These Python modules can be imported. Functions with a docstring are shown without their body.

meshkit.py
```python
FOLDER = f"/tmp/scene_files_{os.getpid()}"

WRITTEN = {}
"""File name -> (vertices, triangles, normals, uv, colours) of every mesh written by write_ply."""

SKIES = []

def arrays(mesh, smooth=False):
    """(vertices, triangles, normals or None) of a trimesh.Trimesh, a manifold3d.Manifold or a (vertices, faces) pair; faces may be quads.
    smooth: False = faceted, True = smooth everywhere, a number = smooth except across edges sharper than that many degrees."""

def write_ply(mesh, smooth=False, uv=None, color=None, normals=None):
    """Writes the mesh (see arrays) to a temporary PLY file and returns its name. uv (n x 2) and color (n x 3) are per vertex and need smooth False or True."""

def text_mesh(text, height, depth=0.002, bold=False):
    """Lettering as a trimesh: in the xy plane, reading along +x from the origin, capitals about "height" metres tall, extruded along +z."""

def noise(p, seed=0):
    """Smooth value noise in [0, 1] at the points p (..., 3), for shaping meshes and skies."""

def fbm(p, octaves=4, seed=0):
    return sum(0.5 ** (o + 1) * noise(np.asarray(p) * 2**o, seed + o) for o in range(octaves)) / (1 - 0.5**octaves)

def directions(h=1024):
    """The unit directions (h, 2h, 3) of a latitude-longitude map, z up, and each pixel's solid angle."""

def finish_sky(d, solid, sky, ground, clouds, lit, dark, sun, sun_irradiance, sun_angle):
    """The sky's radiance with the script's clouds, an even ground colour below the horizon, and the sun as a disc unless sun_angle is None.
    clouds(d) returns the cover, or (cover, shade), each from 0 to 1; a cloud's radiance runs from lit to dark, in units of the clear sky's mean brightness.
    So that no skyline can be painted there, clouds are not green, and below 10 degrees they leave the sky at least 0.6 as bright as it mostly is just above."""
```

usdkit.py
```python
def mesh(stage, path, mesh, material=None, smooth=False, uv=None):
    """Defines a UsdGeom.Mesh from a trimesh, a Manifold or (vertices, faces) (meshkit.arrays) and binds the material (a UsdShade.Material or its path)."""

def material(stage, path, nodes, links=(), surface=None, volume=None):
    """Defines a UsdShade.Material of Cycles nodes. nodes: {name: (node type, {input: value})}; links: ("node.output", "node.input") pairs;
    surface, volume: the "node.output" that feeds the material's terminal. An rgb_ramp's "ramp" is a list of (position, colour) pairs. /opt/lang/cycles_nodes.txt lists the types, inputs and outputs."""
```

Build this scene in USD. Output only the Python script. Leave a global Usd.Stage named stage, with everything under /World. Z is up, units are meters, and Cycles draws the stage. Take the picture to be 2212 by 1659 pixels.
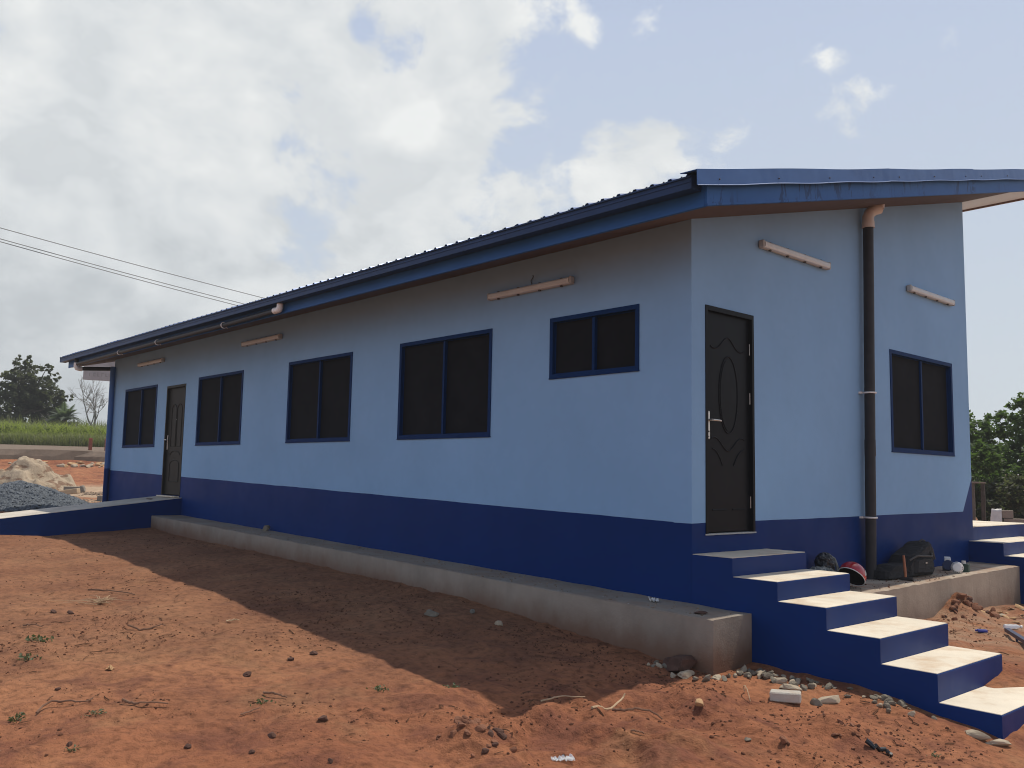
import math, random
import numpy as np, trimesh
import usdkit, meshkit
from meshkit import noise, fbm
from pxr import Usd, UsdGeom, UsdLux, UsdShade, Gf, Sdf, Vt
from shapely.geometry import Polygon, box as sbox
from shapely.ops import unary_union
from scipy.interpolate import RBFInterpolator

stage = Usd.Stage.CreateInMemory()
UsdGeom.SetStageUpAxis(stage, UsdGeom.Tokens.z)
UsdGeom.SetStageMetersPerUnit(stage, 1.0)
UsdGeom.Xform.Define(stage, '/World')
UsdGeom.Scope.Define(stage, '/World/Looks')
random.seed(7)
RNG = np.random.default_rng(7)

# ------------------------------------------------------------------ camera, sky, sun, exposure
EYE = np.array([4.85064, -6.53377, 0.48898])
R_ = np.array([0.66981, 0.74228, 0.0194]); U_ = np.array([0.06325, -0.08307, 0.99453]); F_ = np.array([-0.73983, 0.66492, 0.1026])
EXPOSURE = 0.0
HAZE = 0.0009
cam = UsdGeom.Camera.Define(stage, '/World/camera')
m = Gf.Matrix4d(*R_, 0, *U_, 0, *(-F_), 0, *EYE, 1)
cam.AddTransformOp().Set(m)
cam.CreateHorizontalApertureAttr(36.0); cam.CreateVerticalApertureAttr(27.0)
cam.CreateFocalLengthAttr(36.0 * 1923.98 / 2212.0)
cam.CreateClippingRangeAttr(Gf.Vec2f(0.05, 5000.0))
cam.CreateExposureAttr(EXPOSURE)

SUN = np.array([0.164, 1.70, 3.95]); SUN /= np.linalg.norm(SUN)
SUN_EL = math.asin(SUN[2]); SUN_ROT = math.atan2(SUN[0], SUN[1])
sun = UsdLux.DistantLight.Define(stage, '/World/sun')
sun.CreateIntensityAttr(0.92); sun.CreateAngleAttr(0.53); sun.CreateNormalizeAttr(True)
sun.CreateColorAttr(Gf.Vec3f(1.0, 0.93, 0.82))
zz = SUN; xx = np.cross([0, 0, 1.0], zz); xx /= np.linalg.norm(xx); yy = np.cross(zz, xx)
sun.AddTransformOp().Set(Gf.Matrix4d(*xx, 0, *yy, 0, *zz, 0, 0, 0, 30, 1))


class G:
    """A small node-graph builder for procedural materials."""
    def __init__(self): self.n, self.l, self.k = {}, [], 0
    def node(self, kind, **inp):
        name = f'{kind}_{self.k}'; self.k += 1
        const = {}
        for a, b in inp.items():
            if isinstance(b, str) and '.' in b and b.split('.')[0] in self.n: self.l.append((b, f'{name}.{a}'))
            else: const[a] = b
        self.n[name] = (kind, const)
        return name
    def math(self, op, a, b=0.5, c=0.0, clamp=False):
        return self.node('math', math_type=op, value1=a, value2=b, value3=c, use_clamp=clamp) + '.value'
    def pos(self): return self.node('geometry') + '.position'
    def mapv(self, v, scale=(1, 1, 1), loc=(0, 0, 0), rot=(0, 0, 0)): return self.node('mapping', vector=v, scale=scale, location=loc, rotation=rot) + '.vector'
    def noise(self, v, scale, detail=4, rough=0.55, dist=0.0): return self.node('noise_texture', vector=v, scale=scale, detail=detail, roughness=rough, distortion=dist) + '.fac'
    def ramp(self, f, stops): return self.node('rgb_ramp', fac=f, ramp=stops) + '.color'
    def val(self, f, stops): return self.node('rgb_ramp', fac=f, ramp=[(p, (v, v, v)) for p, v in stops]) + '.color'
    def mix(self, fac, a, b, t='mix'): return self.node('mix', mix_type=t, fac=fac, color1=a, color2=b) + '.color'
    def xyz(self, v):
        s = self.node('separate_xyz', vector=v); return s + '.x', s + '.y', s + '.z'
    def rng(self, v, a, b, c=0.0, d=1.0, t='linear'): return self.node('map_range', range_type=t, value=v, from_min=a, from_max=b, to_min=c, to_max=d, clamp=True) + '.result'
    def bump(self, h, strength=0.3, dist=0.02, normal=None):
        kw = dict(height=h, strength=strength, distance=dist)
        if normal: kw['normal'] = normal
        return self.node('bump', **kw) + '.normal'
    def principled(self, **kw): return self.node('principled_bsdf', **kw) + '.BSDF'
    def make(self, name, surface=None, volume=None):
        return usdkit.material(stage, f'/World/Looks/{name}', self.n, self.l, surface=surface, volume=volume)


# sky with clouds, in the dome light's own material
SKY_STRENGTH = 0.10
def sky_material():
    g = G()
    d = g.pos()
    sky = g.node('sky_texture', sky_type='single_scattering', sun_disc=False, sun_elevation=SUN_EL, sun_rotation=SUN_ROT,
                 air_density=1.0, aerosol_density=3.0, ozone_density=1.0, altitude=100.0) + '.color'
    x, y, z = g.xyz(d)
    p = g.mapv(d, scale=(1.0, 1.0, 1.35))
    warp = g.node('noise_texture', vector=p, scale=4.0, detail=3.0, roughness=0.5) + '.color'
    pw = g.node('vector_math', math_type='multiply_add', vector1=warp, vector2=(0.10, 0.10, 0.10), vector3=p) + '.vector'
    def billow(v):
        a = g.noise(v, 3.6, 3, 0.5)
        b = g.noise(v, 9.5, 10, 0.58)
        return g.math('add', g.math('multiply', a, 0.55), g.math('multiply', b, 0.45))
    n1 = billow(pw)
    def soft(v): return g.math('add', g.math('multiply', g.noise(v, 3.6, 3, 0.5), 0.62), g.math('multiply', g.noise(v, 9.5, 5, 0.5), 0.38))
    pl = g.mapv(pw, loc=(-0.012, 0.020, 0.060))
    n2 = g.math('add', g.math('multiply', g.math('add', g.math('subtract', soft(pl), soft(pw)), n1), 0.45), g.math('multiply', billow(pl), 0.55))
    banks = [((-0.875, 0.30, 0.34), 0.42, 0.272), ((-0.93, 0.20, 0.18), 0.50, 0.30), ((-0.80, 0.50, 0.28), 0.24, 0.27), ((-0.78, 0.50, 0.38), 0.22, 0.22), ((-0.69, 0.56, 0.46), 0.13, 0.15),
             ((-0.96, 0.25, 0.05), 0.30, 0.22),
             ((-0.617, 0.716, 0.325), 0.085, 0.17), ((-0.55, 0.79, 0.275), 0.13, 0.16), ((-0.439, 0.821, 0.366), 0.05, 0.13), ((-0.450, 0.797, 0.402), 0.05, 0.10),
             ((-0.472, 0.808, 0.352), 0.05, 0.13)]
    acc = None
    for c, rad, amp in banks:
        c = np.array(c) / np.linalg.norm(c)
        dt = g.node('vector_math', math_type='dot_product', vector1=d, vector2=tuple(c)) + '.value'
        b = g.rng(dt, math.cos(rad * 1.3), math.cos(rad * 0.2), 0.0, amp, 'smoothstep')
        acc = b if acc is None else g.math('maximum', acc, b)
    dens = g.math('add', n1, acc)
    cover = g.rng(dens, 0.622, 0.690, 0.0, 1.0, 'smoothstep')
    lit = g.rng(g.math('subtract', n1, n2), -0.070, 0.085, 0.0, 1.0)
    thick = g.rng(dens, 0.70, 0.98, 0.0, 1.0)
    low = g.rng(z, 0.08, 0.36, 0.0, 1.0, 'smoothstep')
    bright = g.math('add', g.math('multiply', lit, 0.50), g.math('multiply_add', low, 0.40, 0.18))
    bright = g.math('subtract', bright, g.math('multiply', thick, 0.20))
    ccol = g.ramp(bright, [(0.0, (4.7, 5.05, 5.3)), (0.3, (5.6, 5.95, 6.2)), (0.6, (7.1, 7.4, 7.55)), (0.85, (8.0, 8.2, 8.2)), (1.0, (8.7, 8.85, 8.75))])
    air = g.ramp(z, [(0.0, (6.3, 6.9, 7.4)), (0.12, (6.2, 6.85, 7.5)), (0.30, (5.7, 6.45, 7.6)), (0.47, (5.3, 6.1, 7.7)), (0.75, (3.0, 4.1, 6.6)), (1.0, (2.2, 3.3, 5.8))])
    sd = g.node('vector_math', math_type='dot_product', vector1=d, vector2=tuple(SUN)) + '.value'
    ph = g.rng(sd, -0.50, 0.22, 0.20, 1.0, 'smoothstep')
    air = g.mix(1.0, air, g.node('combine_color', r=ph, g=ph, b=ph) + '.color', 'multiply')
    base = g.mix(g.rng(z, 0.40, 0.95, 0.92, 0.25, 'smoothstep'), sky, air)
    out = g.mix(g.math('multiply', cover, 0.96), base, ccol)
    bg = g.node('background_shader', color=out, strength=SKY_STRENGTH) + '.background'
    return g.make('sky_look', surface=bg)


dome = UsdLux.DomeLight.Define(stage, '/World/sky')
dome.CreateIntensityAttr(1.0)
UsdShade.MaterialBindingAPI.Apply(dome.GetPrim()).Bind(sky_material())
dome.GetPrim().SetCustomDataByKey('kind', 'structure')


# ------------------------------------------------------------------ naming and building helpers
def numbered(path):
    if not stage.GetPrimAtPath(path): return path
    i = 1
    while stage.GetPrimAtPath(f'{path}_{i:03d}'): i += 1
    return f'{path}_{i:03d}'

def tag(o, label=None, cat=None, group=None, kind=None):
    p = o if isinstance(o, Usd.Prim) else o.GetPrim()
    for k, v in (('label', label), ('category', cat), ('group', group), ('kind', kind)):
        if v: p.SetCustomDataByKey(k, v)
    return p

def thing(name, label, cat, loc=(0, 0, 0), rotz=0.0, group=None, scale=None):
    x = UsdGeom.Xform.Define(stage, numbered('/World/' + name))
    x.AddTranslateOp().Set(Gf.Vec3d(*map(float, loc)))
    if rotz: x.AddRotateZOp().Set(float(rotz))
    if scale: x.AddScaleOp().Set(Gf.Vec3f(*scale))
    return tag(x, label, cat, group)

def obj(name, mesh, mat, parent=None, smooth=False, label=None, cat=None, group=None, kind=None):
    base = str(parent.GetPath()) if parent is not None else '/World'
    o = usdkit.mesh(stage, numbered(f'{base}/{name}'), mesh, M[mat], smooth=smooth)
    return tag(o, label, cat, group, kind)

def dup(root, loc, rotz, label, group=None, scale=None):
    was = root.GetCustomData()
    name = root.GetName()
    r = thing(name, label, was['category'], loc, rotz, group or was.get('group'), scale)
    r.GetReferences().AddInternalReference(root.GetPath()); r.SetInstanceable(True)
    return r

cat = trimesh.util.concatenate
def T(v, f): return trimesh.Trimesh(np.asarray(v, float), np.asarray(f, int), process=False)

def bx(x0, x1, y0, y1, z0, z1, bev=0.0):
    if x0 > x1: x0, x1 = x1, x0
    if y0 > y1: y0, y1 = y1, y0
    if bev <= 0:
        b = trimesh.creation.box((x1 - x0, y1 - y0, z1 - z0)); b.apply_translation(((x0 + x1) / 2, (y0 + y1) / 2, (z0 + z1) / 2)); return b
    pts = []
    for sx in (0, 1):
        for sy in (0, 1):
            for sz in (0, 1):
                c = np.array([(x0, x1)[sx], (y0, y1)[sy], (z0, z1)[sz]]); s = np.array([1 - 2 * sx, 1 - 2 * sy, 1 - 2 * sz])
                for k in range(3):
                    q = c + s * bev; q[k] = c[k]; pts.append(q)
    return trimesh.convex.convex_hull(np.array(pts))

def tube(pts, r, n=8, cap=True):
    pts = np.asarray(pts, float); N = len(pts)
    rs = np.full(N, r, float) if np.ndim(r) == 0 else np.asarray(r, float)
    t = np.gradient(pts, axis=0); t /= np.maximum(np.linalg.norm(t, axis=1, keepdims=True), 1e-9)
    ref = np.array([0, 0, 1.0]) if abs(t[0][2]) < 0.9 else np.array([1.0, 0, 0])
    a = np.cross(t[0], ref); a /= np.linalg.norm(a)
    rings = []
    for i in range(N):
        a = a - t[i] * (a @ t[i]); a /= np.linalg.norm(a); b = np.cross(t[i], a)
        th = np.arange(n) * 2 * np.pi / n
        rings.append(pts[i] + rs[i] * (np.cos(th)[:, None] * a + np.sin(th)[:, None] * b))
    v = np.vstack(rings); f = []
    for i in range(N - 1):
        for k in range(n):
            p, q = i * n + k, i * n + (k + 1) % n
            f += [(p, q, q + n), (p, q + n, p + n)]
    if cap:
        v = np.vstack([v, pts[0], pts[-1]])
        for k in range(n):
            f.append((len(v) - 2, (k + 1) % n, k)); f.append((len(v) - 1, (N - 1) * n + k, (N - 1) * n + (k + 1) % n))
    return T(v, f)

def lathe(profile, n=24):
    pr = np.asarray(profile, float); v = []; f = []
    for r, z in pr:
        for k in range(n):
            a = 2 * np.pi * k / n; v.append((r * math.cos(a), r * math.sin(a), z))
    for i in range(len(pr) - 1):
        for k in range(n):
            p, q = i * n + k, i * n + (k + 1) % n
            f += [(p, q, q + n), (p, q + n, p + n)]
    return T(v, f)

def place(mesh, loc=(0, 0, 0), rot=(0, 0, 0), scale=None):
    mesh = mesh.copy()
    if scale is not None: mesh.apply_scale(scale)
    mesh.apply_transform(trimesh.transformations.euler_matrix(*[math.radians(a) for a in rot]))
    mesh.apply_translation(loc); return mesh

def lump(size, seed, sub=2, rough=0.35, freq=1.6):
    """An irregular stone or clod."""
    s = trimesh.creation.icosphere(sub, 1.0); v = s.vertices
    k = 1 + rough * (fbm(v * freq + seed * 7.31, 3, seed) - 0.5) * 2
    v = v * k[:, None]
    r = np.random.default_rng(seed)
    for _ in range(9):                      # knock facets off
        d = r.normal(size=3); d /= np.linalg.norm(d); c = 0.42 + 0.30 * r.random()
        h = v @ d; v = v - np.maximum(h - c, 0)[:, None] * d * 0.85
    return T(v * np.asarray(size), s.faces)

def frame_map(mesh, fn):
    """Maps local (u, outward, z) onto a wall and keeps faces outward."""
    v = np.array([fn(*p) for p in mesh.vertices]); f = mesh.faces.copy()
    o, a, b, c = (np.array(fn(*p)) for p in ((0, 0, 0), (1, 0, 0), (0, 1, 0), (0, 0, 1)))
    if np.dot(np.cross(a - o, b - o), c - o) < 0: f = f[:, ::-1]
    return T(v, f)

LONG = lambda u, d, z: (u, -d, z)          # the long wall, y = 0, faces -y
END = lambda u, d, z: (d, u, z)            # the end wall, x = 0, faces +x

def slab_poly(poly, d0, d1):
    """Polygon in (u, z) extruded between outward offsets d0 < d1, in local (u, d, z)."""
    parts = []
    for p in getattr(poly, 'geoms', [poly]):
        e = trimesh.creation.extrude_polygon(p, d1 - d0, engine='earcut')
        v = e.vertices; parts.append(T(np.stack([v[:, 0], d0 + v[:, 2], v[:, 1]], 1), e.faces[:, ::-1]))
    return cat(parts)


# ------------------------------------------------------------------ materials
M = {}
def simple(name, color, rough=0.6, var=0.12, scale=6.0, bump=0.0, bscale=60.0, metallic=0.0, spec=0.5, coat=0.0, dirt=None):
    g = G(); p = g.pos()
    n = g.noise(p, scale, 5, 0.6)
    c = np.array(color)
    col = g.ramp(n, [(0.25, tuple(c * (1 - var))), (0.75, tuple(np.minimum(c * (1 + var), 1)))])
    if dirt:
        dc, amt, ds = dirt
        col = g.mix(g.math('multiply', g.rng(g.noise(p, ds, 6, 0.65), 0.48, 0.72), amt), col, dc)
    kw = dict(base_color=col, roughness=rough, metallic=metallic, specular_ior_level=spec)
    if coat: kw.update(coat_weight=coat, coat_roughness=0.15)
    if bump: kw['normal'] = g.bump(g.noise(p, bscale, 4, 0.6), bump, 0.01)
    M[name] = g.make(name, surface=g.principled(**kw))

def wall_paint(name, color, rough, var, spec):
    g = G(); p = g.pos()
    n = g.noise(p, 0.8, 4, 0.6); f = g.noise(p, 9, 3, 0.6)
    c = np.array(color)
    col = g.ramp(n, [(0.3, tuple(c * (1 - var))), (0.7, tuple(c * (1 + var)))])
    col = g.mix(0.10, col, g.ramp(f, [(0.3, tuple(c * 0.8)), (0.7, tuple(c * 1.12))]))
    b = g.bump(g.noise(p, 90, 3, 0.6), 0.12, 0.006)
    b = g.bump(g.noise(p, 3.5, 3, 0.5), 0.10, 0.03, b)
    rr = g.rng(g.noise(p, 2.2, 3, 0.6), 0.3, 0.7, rough - 0.06, rough + 0.08)
    M[name] = g.make(name, surface=g.principled(base_color=col, roughness=rr, specular_ior_level=spec, normal=b))

wall_paint('wall_paint_look', (0.218, 0.385, 0.590), 0.62, 0.06, 0.20)
wall_paint('dado_paint_look', (0.0014, 0.0235, 0.120), 0.46, 0.10, 0.10)
wall_paint('step_paint_look', (0.0015, 0.0240, 0.123), 0.44, 0.14, 0.13)
simple('trim_paint_look', (0.0024, 0.0245, 0.098), 0.5, 0.12, 5, spec=0.06)
simple('gutter_look', (0.013, 0.036, 0.100), 0.45, 0.15, 2.0, spec=0.22)
simple('door_look', (0.0052, 0.0056, 0.0070), 0.42, 0.15, 4, bump=0.08, bscale=120, spec=0.10)
simple('brown_door_look', (0.022, 0.020, 0.016), 0.5, 0.15, 4, spec=0.15)
simple('steel_look', (0.55, 0.52, 0.48), 0.35, 0.1, 20, metallic=0.9)
simple('soffit_look', (0.115, 0.088, 0.078), 0.8, 0.08, 1.2, spec=0.1)
simple('white_soffit_look', (0.60, 0.67, 0.72), 0.75, 0.05, 1.2)
simple('bare_wood_look', (0.20, 0.115, 0.085), 0.7, 0.25, 8)
simple('pipe_look', (0.026, 0.0245, 0.026), 0.5, 0.25, 9, spec=0.2)
simple('elbow_look', (0.54, 0.485, 0.43), 0.45, 0.06, 8, spec=0.3)
simple('white_plastic_look', (0.72, 0.70, 0.66), 0.4, 0.04, 10)
simple('lamp_body_look', (0.36, 0.375, 0.36), 0.5, 0.12, 12, spec=0.3)
simple('diffuser_look', (0.53, 0.56, 0.55), 0.35, 0.08, 10, spec=0.3)
simple('dark_cap_look', (0.025, 0.022, 0.022), 0.5, 0.1)
simple('tread_look', (0.66, 0.585, 0.455), 0.7, 0.12, 2.5, bump=0.12, bscale=70, dirt=((0.47, 0.31, 0.17), 0.75, 3.4))
simple('black_plastic_look', (0.012, 0.012, 0.013), 0.32, 0.2, 20)
simple('grey_plastic_bag_look', (0.13, 0.135, 0.118), 0.28, 0.35, 9)
simple('black_cloth_look', (0.011, 0.010, 0.010), 0.85, 0.3, 30, bump=0.3, bscale=120)
simple('strap_look', (0.05, 0.045, 0.04), 0.7, 0.2, 30)
simple('red_paint_look', (0.36, 0.006, 0.010), 0.18, 0.06, 6, coat=0.6)
simple('red_cloth_look', (0.16, 0.012, 0.012), 0.8, 0.2, 20)
simple('handle_wood_look', (0.33, 0.12, 0.055), 0.6, 0.2, 14)
simple('iron_look', (0.06, 0.052, 0.048), 0.55, 0.2, 30, metallic=0.5)
simple('green_box_look', (0.035, 0.065, 0.045), 0.6, 0.2, 14)
simple('navy_look', (0.02, 0.028, 0.07), 0.5, 0.2, 14)
simple('blue_plastic_look', (0.02, 0.035, 0.24), 0.35, 0.08, 12)
simple('block_look', (0.25, 0.20, 0.155), 0.9, 0.16, 9, bump=0.5, bscale=60)
simple('grey_block_look', (0.20, 0.175, 0.145), 0.9, 0.2, 9, bump=0.5, bscale=60)
simple('white_brick_look', (0.42, 0.39, 0.335), 0.9, 0.08, 12, bump=0.5, bscale=80, dirt=((0.40, 0.22, 0.12), 0.35, 9))
simple('stone_look', (0.17, 0.145, 0.108), 0.9, 0.3, 7, bump=0.4, bscale=50)
simple('pale_stone_look', (0.36, 0.295, 0.21), 0.9, 0.2, 7, bump=0.4, bscale=50)
simple('clod_look', (0.19, 0.080, 0.042), 0.95, 0.25, 14, bump=0.6, bscale=70)
simple('dark_clod_look', (0.085, 0.040, 0.026), 0.95, 0.3, 14, bump=0.6, bscale=70)
simple('ochre_clod_look', (0.42, 0.26, 0.13), 0.95, 0.25, 14, bump=0.6, bscale=70)
simple('twig_look', (0.16, 0.085, 0.05), 0.85, 0.3, 20)
simple('straw_look', (0.42, 0.30, 0.18), 0.85, 0.3, 20)
simple('bark_look', (0.075, 0.058, 0.045), 0.9, 0.3, 5, bump=0.5, bscale=14)
simple('grey_bark_look', (0.26, 0.245, 0.225), 0.9, 0.25, 5)
simple('wire_look', (0.04, 0.042, 0.045), 0.6, 0.1)
simple('sign_board_look', (0.34, 0.30, 0.28), 0.8, 0.10, 3, dirt=((0.22, 0.18, 0.16), 0.5, 2.5))
simple('faded_letter_look', (0.235, 0.205, 0.19), 0.8, 0.10, 6)
simple('rust_post_look', (0.22, 0.06, 0.035), 0.8, 0.3, 6)
simple('board_wood_look', (0.45, 0.34, 0.22), 0.8, 0.2, 5)
simple('post_concrete_look', (0.16, 0.135, 0.11), 0.9, 0.25, 5, bump=0.3, bscale=30)
simple('sack_look', (0.60, 0.57, 0.52), 0.6, 0.18, 7)
simple('road_gravel_look', (0.15, 0.108, 0.074), 0.95, 0.2, 3, bump=0.4, bscale=20)
simple('bank_soil_look', (0.13, 0.095, 0.07), 0.95, 0.35, 2.2, bump=0.6, bscale=10)

def pane_material():
    g = G(); p = g.pos()
    n = g.noise(p, 3.0, 4, 0.6)
    col = g.ramp(n, [(0.3, (0.0095, 0.0105, 0.0130)), (0.7, (0.0140, 0.0150, 0.0175))])
    M['pane_look'] = g.make('pane_look', surface=g.principled(base_color=col, roughness=0.7, specular_ior_level=0.04))
pane_material()

def fascia_material():
    g = G(); p = g.pos()
    col = g.ramp(g.noise(p, 1.5, 4, 0.6), [(0.3, (0.018, 0.090, 0.275)), (0.7, (0.027, 0.115, 0.33))])
    s = g.noise(g.mapv(p, scale=(9, 9, 2.6), rot=(0.35, 0, 0)), 1.1, 5, 0.62, 0.8)
    patch = g.noise(p, 1.1, 2, 0.5)
    smear = g.math('multiply', g.rng(s, 0.555, 0.60), g.math('multiply', g.rng(patch, 0.44, 0.56), g.rng(g.xyz(p)[0], 0.62, 0.64, 0.0, 1.0)))
    col = g.mix(g.math('multiply', smear, 0.65), col, (0.007, 0.020, 0.075))
    M['fascia_look'] = g.make('fascia_look', surface=g.principled(base_color=col, roughness=0.5, specular_ior_level=0.2, normal=g.bump(g.noise(p, 20, 3, 0.5), 0.12, 0.01)))
    g = G(); p = g.pos()
    col = g.ramp(g.noise(p, 0.9, 3, 0.6), [(0.3, (0.036, 0.100, 0.265)), (0.7, (0.047, 0.125, 0.31))])
    M['flashing_look'] = g.make('flashing_look', surface=g.principled(base_color=col, roughness=0.4, metallic=0.0, specular_ior_level=0.3, normal=g.bump(g.noise(p, 2.3, 2, 0.5), 0.35, 0.05)))
    g = G(); p = g.pos()
    M['roof_look'] = g.make('roof_look', surface=g.principled(base_color=g.ramp(g.noise(p, 2, 3, 0.6), [(0.3, (0.03, 0.07, 0.20)), (0.7, (0.04, 0.09, 0.24))]), roughness=0.3, metallic=0.3))
fascia_material()

def concrete_material(name, c, red, top_dirt):
    g = G(); p = g.pos(); x, y, z = g.xyz(p)
    c = np.array(c)
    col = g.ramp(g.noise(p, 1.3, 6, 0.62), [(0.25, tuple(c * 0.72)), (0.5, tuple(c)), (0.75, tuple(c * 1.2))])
    col = g.mix(g.math('multiply', g.rng(g.noise(g.mapv(p, scale=(1, 1, 0.3)), 4.0, 5, 0.6), 0.5, 0.75), 0.4), col, tuple(c * 0.55))
    spl = g.noise(g.mapv(p, scale=(1, 1, 0.6)), 2.0, 5, 0.65)
    # soil splashed up from the ground: the ground falls from west to east along the wall
    gl = g.math('multiply_add', g.math('minimum', x, 0.6), -0.034, -0.955)
    hgt = g.math('subtract', z, gl)
    splash = g.math('multiply', g.rng(g.math('add', hgt, g.math('multiply', g.math('subtract', spl, 0.5), 0.34)), -0.02, 0.30, 1.0, 0.0, 'smoothstep'), red)
    col = g.mix(splash, col, (0.15, 0.080, 0.048))
    nz = g.xyz(g.node('geometry') + '.normal')[2]
    up = g.rng(nz, 0.6, 0.9)
    col = g.mix(g.math('multiply', up, g.math('multiply', g.rng(g.noise(p, 3.2, 6, 0.68), 0.42, 0.62), top_dirt)), col, (0.27, 0.15, 0.085))
    spots = g.rng(g.noise(p, 26, 3, 0.6), 0.69, 0.73)
    col = g.mix(g.math('multiply', g.math('multiply', spots, up), 0.7), col, (0.55, 0.56, 0.58))
    b = g.bump(g.noise(p, 70, 4, 0.65), 0.35, 0.008); b = g.bump(g.noise(p, 9, 4, 0.6), 0.3, 0.02, b)
    M[name] = g.make(name, surface=g.principled(base_color=col, roughness=0.88, normal=b))
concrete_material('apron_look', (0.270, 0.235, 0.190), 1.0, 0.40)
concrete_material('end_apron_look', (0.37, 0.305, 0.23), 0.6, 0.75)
concrete_material('ramp_look', (0.55, 0.50, 0.42), 0.0, 0.12)

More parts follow.
